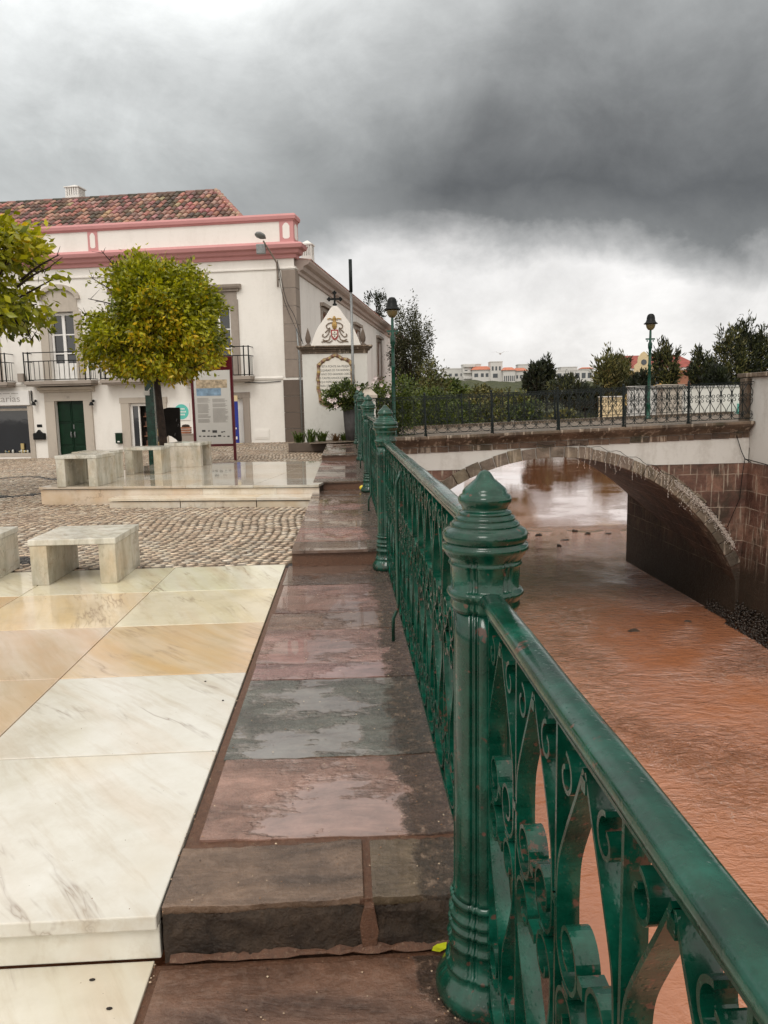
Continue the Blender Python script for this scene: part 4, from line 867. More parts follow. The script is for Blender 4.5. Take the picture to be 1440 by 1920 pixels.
# wall street light on the corner with its arm and cables
def wall_light():
    q = fac(521, 512, -.04); e = on_wall('street_light', 'street light on a long arm reaching out from the building corner', 'street light', q[0], q[1])
    def P(u, v, dep): x, z = fac(u, v, dep); return (x-q[0], dep, z-q[1])
    m = MB(); m.tube([P(521, 538, -.06), P(520, 512, -.06), P(519, 493, -.12), P(510, 478, -.55), P(500, 462, -1.0), P(494, 452, -1.25)], [.03, .03, .032, .028, .026, .026], 8); m.tube([P(522, 524, -.06), P(521, 520, -.02)], .04, 8); m.build('arm', 'trimstone', e)
    m = MB(); c = Vector(P(494, 450, -1.3)); d = (Vector(P(483, 440, -1.75))-c); n = d.normalized(); s = n.cross(Vector((0, 0, 1))).normalized(); w = Vector((0, 0, 1))
    vs = []
    for t, hw, hh in ((-.12, .03, .02), (.0, .09, .05), (.45, .15, .07), (.8, .14, .06), (1.0, .06, .03)):
        for a, b in ((-1, -.6), (1, -.6), (1, .25), (.5, 1), (-.5, 1), (-1, .25)): vs.append(c+d*t+s*hw*a+w*(hh*b+.06))
    m.add(vs, [(i*6+k, i*6+(k+1) % 6, (i+1)*6+(k+1) % 6, (i+1)*6+k) for i in range(4) for k in range(6)]+[tuple(range(5, -1, -1)), tuple(range(24, 30))], smooth=False)
    m.build('head', 'galv', e, fix=True)
    m = MB(); c = P(490, 466, -1.05); m.box(c[0]-.16, c[0]+.14, c[1]-.06, c[1]+.06, c[2]-.17, c[2]+.14); m.build('floodlight', 'galv', e, .02)
    m = MB()
    E = lambda u, v, dep: P(u, v, dep)
    m.tube(spline([E(520, 488, -.12), E(536, 560, -.3), E(553, 595, -.9), E(568, 645, -3.0)], 6), .010, 5)
    m.tube(spline([E(520, 495, -.12), E(529, 550, -.1), E(543, 590, -.5), E(566, 640, -3.0)], 6), .009, 5); m.build('cable', 'iron', e)
wall_light()
# ------------------------------------------------------------------ marble benches
def bench(x, y, z, rz, w, d, h, label):
    e = empty('marble_bench', (x, y, z), rz, label, 'bench', 'marble benches')
    m = MB(); m.box(-w/2-.008, w/2+.008, -d/2-.008, d/2+.008, h-.05, h, col=(.66, .65, .57), rnd=rnd3()); m.build('seat', 'marble_bench', e, .006)
    for s in (-1, 1):
        m = MB(); a = s*(w/2-.07); m.box(a-.07, a+.07, -d/2, d/2, 0, h-.051, col=(.58, .55, .45), rnd=rnd3()); m.build('leg', 'marble_bench', e, .005)
bench(-2.285, 6.76, .16, 0, .70, .73, .385, 'marble bench standing alone on the near platform')
bench(-3.40, 6.82, .16, R(3), .72, .72, .385, 'marble bench cut off by the left edge of the picture')
bench(-4.10, 12.38, .43, -R(6), .64, .74, .48, 'marble bench nearest the front edge of the raised platform')
bench(-4.26, 13.48, .43, -R(6), .62, .62, .47, 'marble bench behind the front one on the raised platform')
bench(-3.63, 14.33, .43, -R(4), .66, .56, .48, 'open-sided marble bench left of the tree trunk')
m0 = empty('marble_bench', (-3.19, 15.85, .43), -R(8), 'marble bench with dark veins right of the tree trunk', 'bench', 'marble benches')
m = MB(); m.box(-.37, .37, -.36, .36, .42, .48, col=(.7, .68, .6), rnd=rnd3()); m.build('seat', 'marble_bench', m0, .006)
m = MB(); m.box(-.36, .36, -.35, -.22, 0, .419, col=(.62, .55, .45), rnd=(.3, .8, .1)); m.build('leg', 'marble_bench', m0, .005); m = MB(); m.box(-.36, .36, .22, .35, 0, .419, col=(.5, .45, .38), rnd=rnd3()); m.build('leg', 'marble_bench', m0, .005)
# ------------------------------------------------------------------ information board, green column, black cloth, crate
def board():
    y = 19.8; a = at_y(363, 780, y); b = at_y(437, 760, y); z0 = .30
    e = empty('information_board', ((a.x+b.x)/2, y, z0), -R(4), 'tall printed information board in a dark red steel frame', 'information board')
    w = (b.x-a.x)/2; top = at_y(436, 668, y).z-z0; bz = at_y(437, 834, y).z-z0; pz = at_y(400, 831, y).z-z0
    f = MB(); f.box(-w-.03, -w+.03, -.03, .03, 0, top); f.box(w-.03, w+.035, -.03, .03, -.12, top); f.box(-w+.03, w-.03, -.025, .025, bz-.03, bz+.03); f.box(-w+.03, w-.03, -.02, .02, 2.22, top); f.build('frame', 'maroon', e, .004)
    p = MB(); p.box(-w+.04, w-.04, -.015, .015, bz+.032, 2.215); p.build('panel', 'paper', e)
    k = MB(); rz = lambda v: at_y(400, v, y).z-z0
    k.box(-w+.10, w-.28, -.018, -.0152, rz(742), rz(728)); k.build('photo', 'skyblue', e); k = MB(); k.box(-w+.10, w-.12, -.0185, -.0152, rz(727.5), rz(712)); k.build('photo', 'sandprint', e)
    t = MB(); random.seed(3)
    for cx0, cx1 in ((-w+.11, -.06), (-.01, w-.12)):
        z = rz(746)
        while z > rz(792):
            if random.random() < .9: t.box(cx0, cx1-random.uniform(0, .08), -.0175, -.0152, z-.013, z)
            z -= .024
    t.build('printed_text', 'greyink', e)
    l = MB()
    for i, (u, v, r) in enumerate(((382, 808, .035), (403, 809, .045), (392, 808, .02), (417, 810, .02), (421, 809, .015), (375, 818, .02), (383, 818, .022), (391, 818, .024), (397, 818, .02), (403, 818, .028), (412, 817, .032), (421, 818, .015), (429, 818, .022))):
        q = at_y(u, v, y); l.box(q.x-e.location.x-r*1.3, q.x-e.location.x+r*1.3, -.018, -.0152, q.z-z0-r*.7, q.z-z0+r*.7)
    l.build('logo', 'ink', e)
board()
p = at_y(284, 780, 18); e = empty('green_column', (p.x, 18, .28), 0, 'square dark green steel column behind the tree trunk', 'column')
m = MB(); m.box(-.095, .095, -.095, .095, 0, 3.1); m.build('shaft', 'green_far', e, .008); m = MB(); m.box(-.14, .14, -.14, .14, -.03, .02); m.build('base_plate', 'iron', e)
q = at_y(277, 737, 17.9); m = MB(); m.box(-.10, .02, -.16, -.1, q.z-.28-.05, q.z-.28+.05); m.tube([(-.02, -.12, q.z-.25), (.05, -.11, q.z-.16)], .012, 5); m.build('bracket', 'frame_white', e)
def cloth():
    y = 17.1; P = [(306, 767), (316, 764), (337, 764), (338, 800), (341, 826), (337, 831), (331, 824), (322, 818), (315, 816), (311, 822), (307, 800)]
    c = at_y(322, 790, y); e = empty('covered_sign', (c.x, y, .3), 0, 'black cloth-covered sign hanging beside the tree trunk', 'sign')
    m = MB(); pp = [(at_y(u, v, y).x-c.x, at_y(u, v, y).z-.3) for u, v in P]; m.prism(pp, -.06, .06); m.build('cover', 'cloth', e, .02, fix=True)
    m = MB(); q = at_y(339, 826, y); m.tube([(q.x-c.x, 0, 0), (q.x-c.x-.02, 0, 1.2)], .02, 6); q = at_y(310, 826, y); m.tube([(q.x-c.x, 0, 0), (q.x-c.x, 0, 1.2)], .02, 6); m.build('leg', 'iron', e)
    m = MB()
    for (u, v) in ((332, 790), (335, 800), (329, 817)): q = at_y(u, v, y); m.tube([(q.x-c.x, -.07, q.z-.3), (q.x-c.x+.015, -.075, q.z-.24)], .012, 5)
    m.build('fold', 'potgrey', e)
cloth()
p = at_y(351, 815, 24); e = empty('side_cabinet', (p.x, 24, .3), 0, 'low grey cabinet against the wall behind the benches', 'cabinet'); m = MB(); m.box(-.24, .24, -.15, .15, 0, p.z-.3); m.box(-.26, .26, -.17, .17, p.z-.298, p.z-.27); m.build('body', 'trimstone', e, .01)
e = empty('brown_crate', (p.x-.03, 24, p.z+.03), 0, 'brown crate standing on the grey cabinet', 'crate'); m = MB()
for k in range(3): m.box(-.17, .15, -.12, .12, .01+k*.07, .065+k*.07)
m.build('slats', 'wood', e); m = MB(); m.ball((0, 0, .23), (.13, .1, .06), 8); m.build('contents', 'bark', e)
# ------------------------------------------------------------------ monument with tile panel
def monument():
    y = 23.2; e = empty('monument', (-.25, y, .5), 0, 'white memorial with painted tile panel, coat of arms and black cross', 'monument'); ox, oz = -.25, .5
    q = lambda u, v: (at_y(u, v, y).x-ox, at_y(u, v, y).z-oz)
    m = MB(); m.box(-.96, .96, 0, .62, 0, 2.60); m.build('wall', 'white_old', e, .01)
    m = MB()
    for z0, z1, o in ((2.602, 2.66, .02), (2.662, 2.72, .04), (2.722, 2.78, .10), (2.782, 2.83, .16)): m.box(-.96-o, .96+o, -o, .62+o, z0, z1)
    m.build('cornice', 'cornice', e, .01)
    top = q(627, 573)[1]; P = [(-.74, 2.832)]+spline([(-.74, 2.84), (-.64, 3.10), (-.53, 3.34), (-.40, 3.52), (-.25, 3.73), (-.11, top-.05), (0.0, top), (.11, top-.05), (.25, 3.73), (.40, 3.52), (.53, 3.34), (.64, 3.10), (.74, 2.84)], 4)+[(.74, 2.832)]
    m = MB(); m.prism([(a+.04, z) for a, z in P], .06, .46); m.build('pediment', 'white', e, .01)
    m = MB(); cx = .04; w = .028
    m.box(cx-w, cx+w, .22, .28, top-.02, top+.40); m.box(cx-.16, cx+.16, .221, .279, top+.19, top+.245)
    for (a, b) in ((cx-.165, top+.218), (cx+.165, top+.218), (cx, top+.40), (cx, top+.06)):
        for dx, dz in ((-.035, 0), (.035, 0), (0, .035), (0, -.035)): m.ball((a+dx, .25, b+dz), .034, 8)
    m.build('cross', 'iron', e)
    for u in (577, 681):
        x = q(u, 640)[0]; m = MB(); m.lathe([(.10, 0), (.10, .05), (.05, .07), (.045, .10), (.075, .15), (.085, .24), (.06, .36), (.03, .46), (.006, .54)], 14, cx=x, cy=.25, cz=2.832); m.build('finial', 'darkquoin', e)
    # tile panel
    FR = [(240, 1090), (285, 1050), (330, 1008), (390, 995), (440, 960), (490, 940), (540, 960), (590, 995), (650, 1000), (710, 1040), (745, 1100), (740, 1200), (752, 1300), (735, 1420), (742, 1500), (700, 1590), (600, 1640), (490, 1668), (400, 1660), (320, 1640), (270, 1600), (262, 1500), (235, 1420), (245, 1330), (230, 1290), (245, 1180)]
    fr = [q(560+a/7.11, 530+b/7.11) for a, b in FR]; cxx = sum(p[0] for p in fr)/len(fr); czz = sum(p[1] for p in fr)/len(fr)
    m = MB(); m.prism(fr, -.022, 0, col=(1, 1, 1)); fo = m.build('tile_frame', 'frameglaze', e, fix=True)
    inn = [(cxx+(a-cxx)*.80, czz+(b-czz)*.84-.0) for a, b in fr]; m = MB(); m.prism(inn, -.028, -.0225); m.build('tile_panel', 'tilewhite', e, fix=True)
    m = MB(); pts = []; rr_ = []; K = 90
    for i in range(K+1):
        t = (i % K)/K*len(fr); k = int(t); f = t-k; a = fr[k]; b = fr[(k+1) % len(fr)]; x = a[0]+(b[0]-a[0])*f; z = a[1]+(b[1]-a[1])*f
        pts.append((cxx+(x-cxx)*.90, -.024, czz+(z-czz)*.92)); rr_.append(.040+.016*math.sin(i*1.4))
    m.tube(pts, rr_, 8, cap=False)
    for i in range(len(m.f)): m.c[i] = [(.30, .19, .10), (.20, .13, .07), (.42, .30, .10), (.22, .10, .08), (.34, .26, .16)][(i//8*7) % 5]
    m.build('scroll', 'relief', fo)
    lines = ['A ESTA PONTE NA PELEJA', 'PELEJARAM OS TAVIRENSES', 'NO ANO DO GRANDE CERCO', 'OS CASTELHANOS E FORAM', 'DAQUI REPELIDOS COM BRIO', 'PARA DEFESA DA TERRA E', 'DA LEI DEL REI', 'TAVIRA']
    for i, s in enumerate(lines): text(s, .088, 'inscription', 'ink', e, (cxx+(0 if i < 6 else -.16), -.030, 2.20-.113*i), ext=.001, sx=.86 if i < 6 else .95)
    # coat of arms
    c = q(627.5, 627); X, Z = 0, 0; n0 = len(bpy.data.objects); before = set(bpy.data.objects)
    m = MB(); m.prism([(X-.09, Z+.12), (X+.09, Z+.12), (X+.09, Z-.03), (X+.05, Z-.11), (X, Z-.14), (X-.05, Z-.11), (X-.09, Z-.03)], .035, .058); sh = m.build('shield', 'redink', e, fix=True)
    m = MB(); m.prism([(X-.062, Z+.09), (X+.062, Z+.09), (X+.062, Z-.03), (X, Z-.10), (X-.062, Z-.03)], .026, .034); m.build('field', 'tilewhite', sh, fix=True)
    m = MB()
    for a, b in ((0, .055), (0, -.045), (0, .0), (-.04, .01), (.04, .01)): m.box(X+a-.012, X+a+.012, .02, .025, Z+b-.016, Z+b+.016)
    m.build('quinas', 'brownink', sh)
    m = MB(); m.lathe([(.02, .0), (.05, .03), (.065, .10), (.055, .17), (.03, .21), (.04, .25), (.05, .27), (.02, .33)], 12, cx=X, cy=.06, cz=Z+.13)
    for s in (-1, 1): m.ribbon([(X+s*a, Z+b) for a, b in spline([(.03, .36), (.10, .40), (.17, .38)], 4)], .025, .03, .05, 'y')
    m.build('helmet', 'gold', e)
    m = MB()
    for s in (-1, 1):
        for P in ([(.04, .30), (.14, .28), (.20, .22), (.17, .15), (.11, .17)], [(.10, .14), (.18, .10), (.23, .05)], [(.12, .10), (.17, .0), (.24, -.06), (.30, -.03), (.28, .02)], [(.11, -.02), (.14, -.12), (.22, -.15), (.30, -.12)], [(.06, -.14), (.14, -.19), (.24, -.17), (.33, -.18)]):
            m.ribbon([(X+s*a, Z+b) for a, b in spline(P, 4)], .022, .035, .06, 'y')
    m.build('mantling', 'brownink', e)
    for o_ in set(bpy.data.objects)-before:
        if o_.parent == e: o_.location = (c[0], 0, c[1]); o_.scale = (1.2, 1, 1.16)
monument()
# planting bed with low leafy plants
m = MB(); p0, p1 = at_z(548, 826, .5), at_z(656, 824, .5); m.box(-1.62, .15, 21.95, 22.08, .3, .55); m.box(-1.62, .15, 22.08, 23.2, .3, .5, mi=1); tag(m.build('planting_bed', ['darkquoin', 'dirt'], bevel=.01), 'low stone-edged planting bed in front of the memorial', 'planting bed')
def leaf_tufts(name, label, cx, cy, z, n, h, spread, col, group):
    V = []; F = []; C = []; o = 0
    for i in range(n):
        a = random.uniform(0, 2*PI); l = h*random.uniform(.6, 1.1); r = spread*random.uniform(.4, 1); bx, by = cx+random.gauss(0, .05), cy+random.gauss(0, .05); w = .014
        pts = [(bx+math.cos(a)*r*t, by+math.sin(a)*r*t, z+l*math.sin(PI*.62*t)) for t in (0, .35, .7, 1)]; s = (-math.sin(a)*w, math.cos(a)*w)
        for j, p in enumerate(pts): k = (1, 1.2, .9, .1)[j]; V += [(p[0]+s[0]*k, p[1]+s[1]*k, p[2]), (p[0]-s[0]*k, p[1]-s[1]*k, p[2])]
        F += [(o+2*j, o+2*j+1, o+2*j+3, o+2*j+2) for j in range(3)]; g = random.uniform(.6, 1.3); C += [tuple(q*g for q in col)]*3; o += 8
    t = bulk(name, np.array(V), np.array(F), np.array(C), 'leaf'); tag(t, label, 'plant', group); return t
for i, (x, y, h, lb) in enumerate(((-1.32, 22.5, .36, 'strappy green plant by the building corner, first in the bed'), (-1.0, 22.35, .42, 'strappy green plant, second from the building corner'), (-.66, 22.5, .34, 'strappy green plant below the tile panel'), (-.3, 22.4, .26, 'thin reddish plant in the bed under the memorial'), (.0, 22.4, .28, 'strappy plant at the foot of the grey planter'))):
    leaf_tufts('border_plant', lb, x, y, .5, 46, h, .32, (.07, .11, .02) if i != 3 else (.16, .09, .05), 'plants in the bed')
# ------------------------------------------------------------------ lamp posts, sign pole, pillar
def lamp_post(x, y, z0, ztop, label):
    e = empty('street_lamp', (x, y, z0), 0, label, 'street lamp', 'green street lamps'); H = ztop-z0
    m = MB(); m.lathe([(.11, 0), (.11, .05), (.075, .09), (.07, .5), (.085, .54), (.06, .6), (.052, H*.5), (.062, H*.5+.03), (.062, H*.5+.09), (.05, H*.5+.12), (.048, H*.66), (.075, H*.68), (.075, H*.72), (.045, H*.74), (.04, H*.84), (.032, H-.42)], 14); m.build('pole', 'green_far', e)
    m = MB(); m.lathe([(.24, 0), (.245, .02), (.19, .06), (.165, .10), (.16, .13), (.15, .14), (.145, .22), (.125, .30), (.08, .355), (.01, .37)], 20, cz=H-.37); m.build('cap', 'iron', e)
    m = MB(); m.lathe([(.03, -.22), (.09, -.20), (.14, -.13), (.165, -.04), (.17, -.002)], 18, cz=H-.37); m.build('bowl', 'amber', e)
    m = MB(); m.box(-.02, .02, -.16, .16, H*.70, H*.72); m.box(-.17, .17, -.015, .015, H*.755, H*.77); m.ball((-.11, 0, H*.745), .03, 6); m.ball((.11, 0, H*.745), .03, 6); m.build('crossbar', 'green_far', e)
lamp_post(1.46, 23.0, .58, at_y(735, 557, 23).z, 'green street lamp with a dark hat, beside the memorial')
lamp_post(11.15, 28.0, .85, at_y(1219, 588, 28).z, 'green street lamp standing on the bridge near its right end')
q = at_y(657, 490, 22.9); b = at_z(665, 829, .5); e = empty('steel_pole', (b.x, 22.6, .5), 0, 'tall thin galvanised pole at the end of the walkway', 'pole')
zt = q.z-.5; m = MB(); m.tube([(0, 0, 0), (0, 0, zt-.9)], [.045, .035], 10); m.build('pole', 'galv', e); m = MB(); m.tube([(0, 0, zt-.9), (0, 0, zt)], [.05, .05], 10); m.build('top_sleeve', 'iron_blue', e)
def pillar(x, y, z0, w, h, label):
    e = empty('white_pillar', (x, y, z0), 0, label, 'pillar'); m = MB(); m.box(-w/2, w/2, -w/2, w/2, 0, h); m.build('shaft', 'white_old', e, .01)
    m = MB(); k = w/2+.05; m.box(-k, k, -k, k, h+.002, h+.08); m.add([(-k, -k, h+.08), (k, -k, h+.08), (k, k, h+.08), (-k, k, h+.08), (0, 0, h+.34)], [(0, 1, 4), (1, 2, 4), (2, 3, 4), (3, 0, 4)]); m.build('cap', 'palestone', e)
p = at_y(689, 722, 21.9); pillar(p.x, 21.9, .5, .42, p.z-.5-.36, 'white pillar with a pyramid cap behind the railing posts')
# small things on the stones
def small_leaf(u, v, z, name, label, size):
    p = at_z(u, v, z); e = MB(); pts = [(-1, 0, .1), (-.4, .5, .02), (.3, .55, .12), (1, .1, .3), (.5, -.4, .06), (-.4, -.45, .02)]; c = (0, 0, .0)
    e.add([(a*size, b*size, h*size) for a, b, h in pts]+[c], [(i, (i+1) % 6, 6) for i in range(6)]); o = e.build(name, 'leafyellow'); o.location = (p.x, p.y, z+.008); o.rotation_euler = (0, .15, .6); tag(o, label, 'leaf')
small_leaf(824, 1783, .0, 'fallen_leaf', 'yellow green fallen leaf against the foot of the nearest post', .030)
small_leaf(575, 938, .16, 'fallen_leaf', 'small yellow leaf at the right end of the marble step', .05)
p = at_z(680, 919, .315); m = MB(); m.ball((0, 0, .04), (.05, .04, .04), 12); m.ball((.05, 0, .04), (.014, .012, .012), 8); o = m.build('lemon', 'lemon'); o.location = (p.x, p.y, .312); tag(o, 'small yellow lemon lying on the walkway', 'lemon')
for i, (u, v, z) in enumerate(((173, 1838, 0), (205, 1892, 0), (385, 1278, .16), (418, 1314, .16))):
    p = at_z(u, v, z); m = MB(); m.ball((0, 0, .002), (.006+.003*(i < 2), .005, .003), 8); o = m.build('wet_seed', 'dark'); o.location = (p.x, p.y, z); tag(o, ['dark seed on the lower marble slab near its joint', 'dark seed at the very bottom of the marble', 'tiny dark seed on the white slab', 'tiny dark seed in the middle of the slab'][i], 'seed')
# ------------------------------------------------------------------ foliage
def leaves(P, D, L, Wd, C, name, mat, parent, fold=.25):
    """P base points, D directions, L lengths -> folded leaves of two triangles"""
    n = len(P); D = D/np.linalg.norm(D, axis=1, keepdims=True); S = np.cross(D, rng.normal(size=(n, 3))); S /= np.linalg.norm(S, axis=1, keepdims=True)+1e-9
    N = np.cross(D, S); L = L[:, None]; mid = P+D*L*.48
    V = np.stack([P, mid+S*L*Wd+N*L*fold*.3, P+D*L, mid-S*L*Wd+N*L*fold*.3], 1).reshape(-1, 3)
    o = np.arange(n)[:, None]*4; F = np.concatenate([o+[0, 1, 2], o+[0, 2, 3]], 1).reshape(-1, 3)
    return bulk(name, V, F, np.repeat(C, 2, 0), mat, parent)
def orange_tree(name, label, base, top_c, rad, ncl, nper, size, gap, trunk_r, seed, group, yellow, gap_far=None):
    global rng; rng = np.random.default_rng(seed); random.seed(seed)
    e = empty(name, base, 0, label, 'tree', group); c = np.array(top_c)-np.array(base); rad = np.array(rad)
    cl = []
    while len(cl) < ncl:
        d = rng.normal(size=3); d /= np.linalg.norm(d); r = rng.uniform(.3, 1)**.45
        lump = 1+.10*math.sin(d[0]*7+d[2]*5+seed)+.08*math.sin(d[2]*11-d[1]*6)
        p = d*r*lump; p[:2] *= 1.0-.20*p[2]
        if p[2] < -.80: p[2] = -.80+random.uniform(-.05, .1)
        w = c+p*rad
        if gap(p) and rng.random() < .93: continue
        cl.append((w, d, p))
    P = []; D = []; C = []; greens = np.array([(.26, .28, .010), (.38, .38, .014), (.13, .16, .010), (.50, .46, .02), (.06, .08, .008), (.30, .31, .012)]); ye = np.array([(.50, .37, .02), (.62, .42, .02), (.42, .38, .02)])
    for w, d, p in cl:
        k = int(nper*rng.uniform(.6, 1.3)); isy = rng.random() < yellow(p); g0 = greens[rng.integers(6)]
        P.append(w+rng.normal(size=(k, 3))*.095*rad.mean()*.75); dd = d*.9+rng.normal(size=(k, 3))*.75; dd[:, 2] -= .25; D.append(dd)
        cc = .5*greens[rng.integers(0, 6, k)]+.5*g0
        if isy: cc = np.where(rng.random((k, 1)) < .6, ye[rng.integers(0, 3, k)], cc)
        C.append(np.minimum(cc*rng.uniform(.6, 1.3, (k, 1)), .8))
    P = np.concatenate(P); D = np.concatenate(D); C = np.concatenate(C)
    leaves(P, D, rng.uniform(.7, 1.25, len(P))*size, .24, C, 'crown', 'leaf', e)
    m = MB(); fork = Vector((c[0]*.9, c[1], c[2]-rad[2]*.75)); m.tube(spline([(0.02, 0, -.1), (.0, 0, .05), tuple(fork*.5), tuple(fork)], 4), [trunk_r*1.25]+[trunk_r*1.02]*4+[trunk_r*.95]*4+[trunk_r*.8]*3+[trunk_r*.8], 12)
    bare = [x for x in cl if rng.random() < 70/len(cl)]
    for w, d, p in bare:
        a = fork; b = Vector(w); mid = a.lerp(b, .5)+Vector((random.gauss(0, .1), random.gauss(0, .1), -.08)); m.tube(spline([tuple(a), tuple(mid), tuple(b)], 4), [trunk_r*.35*(1-i/9*.85) for i in range(9)], 5)
    for (u, v, dy) in (gap_far or []):
        q = at_y(u[0], u[1], base[1]+dy)-Vector(base); r_ = at_y(v[0], v[1], base[1]+dy)-Vector(base); mid = q.lerp(r_, .5)+Vector((0, 0, .03))
        m.tube(spline([tuple(q), tuple(mid), tuple(r_)], 4), [.022-.0018*i for i in range(9)], 5)
        for t in (.35, .5, .65, .8, .95):
            a = q.lerp(r_, t); 
            for k in range(2): m.tube([a, a+Vector((random.uniform(-.22, .22), random.uniform(-.1, .1), random.uniform(-.12, .2)))], [.008, .003], 4)
    m.build('trunk', 'bark', e); return e
gap1 = lambda p: p[0] < -.38 and .02 < p[2] < .62 and p[0] < -.30-abs(p[2]-.32)*.5 and p[1] < .6
orange_tree('orange_tree', 'round orange tree with yellowing leaves, in front of the white building', (-3.80, 16.4, .42), (-3.90, 16.4, 3.38), (1.38, 1.3, 1.27), 1000, 44, .108, gap1, .088, 5, 'orange trees',
    lambda p: .60*max(0, 1-((p[0]-.25)**2+(p[2]+.4)**2)/.55)+.10+(.25 if p[2] < -.35 else 0), [((262, 560), (190, 470), 0), ((250, 575), (170, 520), 0), ((250, 585), (165, 560), .2), ((255, 600), (160, 600), 0), ((245, 620), (158, 590), -.1)])
gap2 = lambda p: (p[2] < -.15 and p[0] > .25 and p[2] > -.55 and p[0]+p[2] > .2) or (abs(p[2]-.02) < .16 and p[0] > .0)
orange_tree('orange_tree', 'orange tree cut off by the left edge, with bare twigs low on its crown', (-6.35, 12.6, .15), (-6.25, 12.6, 3.86), (1.86, 1.7, 1.16), 380, 30, .165, gap2, .11, 9, 'orange trees', lambda p: .05,
    [((0, 575), (62, 640), 0), ((20, 560), (58, 632), .1), ((30, 540), (95, 500), 0), ((40, 525), (110, 478), .1), ((0, 590), (30, 600), 0)])
def shrub(name, label, c, rad, n, size, pal, group=None, cat='shrub', narrow=.24, upw=.2, mat='leaf_far', trunk=None, flowers=None, clump=60, seed=None, baseh=None):
    s = seed or int(abs(c[0]*37+c[1]*11+c[2]*5))+3; g = np.random.default_rng(s); rad = np.array(rad); bz = c[2]-rad[2] if baseh is None else baseh
    e = empty(name, (c[0], c[1], bz), 0, label, cat, group); c2 = np.array([0, 0, c[2]-bz])
    k = max(6, n//clump); d = g.normal(size=(k, 3)); d /= np.linalg.norm(d, axis=1, keepdims=True); cl = d*(g.uniform(.15, 1, (k, 1))**.5)*(1+.18*np.sin(d[:, :1]*9+s))
    idx = g.integers(0, k, n); P = cl[idx]+g.normal(size=(n, 3))*.13; P = P*rad+c2; P[:, 2] = np.maximum(P[:, 2], .02+(0 if clump > 55 or trunk is None else .0))
    D = d[idx]*.6+g.normal(size=(n, 3))*.6; D[:, 2] += upw; pal = np.array(pal); tone = g.uniform(.6, 1.3, k)
    C = pal[g.integers(0, len(pal), n)]*tone[idx][:, None]*g.uniform(.75, 1.25, (n, 1))
    global rng; rng = g; leaves(P, D, g.uniform(.6, 1.3, n)*size, narrow, C, 'crown', mat, e)
    if trunk:
        m = MB(); h = c2[2]; m.tube([(0, 0, -.3), (0, 0, h*.5), (0.0, 0, h)], [trunk, trunk*.8, trunk*.4], 7)
        for i in range(7): q = Vector(cl[i % k]*rad*.8+c2); m.tube([(0, 0, h*.35), tuple(q*.5+Vector((0, 0, h*.3))), tuple(q)], [trunk*.45, trunk*.3, trunk*.12], 5)
        m.build('trunk', 'bark', e)
    if flowers:
        V = []; F = []; o = 0
        for (x, y, z) in flowers:
            for a in range(5):
                w = 2*PI*a/5; r = .055; V += [(x, y, z), (x+r*math.cos(w-.45), y-.01, z+r*math.sin(w-.45)), (x+r*1.25*math.cos(w), y-.03, z+r*1.25*math.sin(w)), (x+r*math.cos(w+.45), y-.01, z+r*math.sin(w+.45))]; F.append((o, o+1, o+2, o+3)); o += 4
        bulk('blossom', np.array(V), np.array(F), np.ones((len(F), 3)), 'petal', e)
    return e
DKG = [(.05, .08, .018), (.08, .115, .022), (.028, .042, .012), (.13, .16, .04)]
OLV = [(.075, .08, .026), (.12, .12, .038), (.045, .05, .018), (.17, .15, .055)]
BLK = [(.018, .026, .012), (.030, .038, .016), (.012, .016, .009)]
YLG = [(.10, .125, .02), (.14, .15, .03), (.06, .08, .015)]
# flowering bush in a tall grey pot
fl = [at_y(u, v, 21.6) for u, v in ((640, 741), (650, 743), (617, 749), (622, 752), (630, 762), (648, 738), (672, 728), (628, 750))]
p = at_y(655, 762, 22); e = empty('planter', (p.x+.06, 22.15, .5), 0, 'tall dark grey tapering planter at the foot of the memorial', 'planter'); m = MB(); m.lathe([(.17, 0), (.22, .5), (.25, p.z-.5), (.22, p.z-.5), (.21, p.z-.56)], 4); m.build('body', 'potgrey', e)
c = (.12, 22.1, 1.85); b = shrub('flowering_bush', 'dark green bush with pale pink flowers growing from the grey planter', c, (.62, .5, .42), 5200, .085, DKG, None, 'bush', .26, .1, 'leaf', .05, [tuple(q-Vector((c[0], c[1], p.z-.1))) for q in fl], 50, 21, p.z-.1)
c = (1.35, 23.9, 1.35); fl2 = [at_y(u, v, 23.0)-Vector((c[0], c[1], .55)) for u, v in ((700, 715), (715, 722), (704, 708), (728, 742), (690, 722))]
shrub('flowering_bush', 'leafy bush with white flowers behind the railing, around the street lamp', c, (1.0, .8, .95), 6500, .10, DKG+YLG[:1], None, 'bush', .26, .1, 'leaf', .05, [tuple(q) for q in fl2], 50, 22, .55)
shrub('bank_bush', 'dark hanging bush at the bridge head, right of the street lamp', (3.2, 31.5, .95), (1.9, 1.3, 1.5), 8000, .13, DKG+YLG[:1], 'bushes on the bank', 'bush', .25, .1, 'leaf', .06, None, 60, 23, -.6)
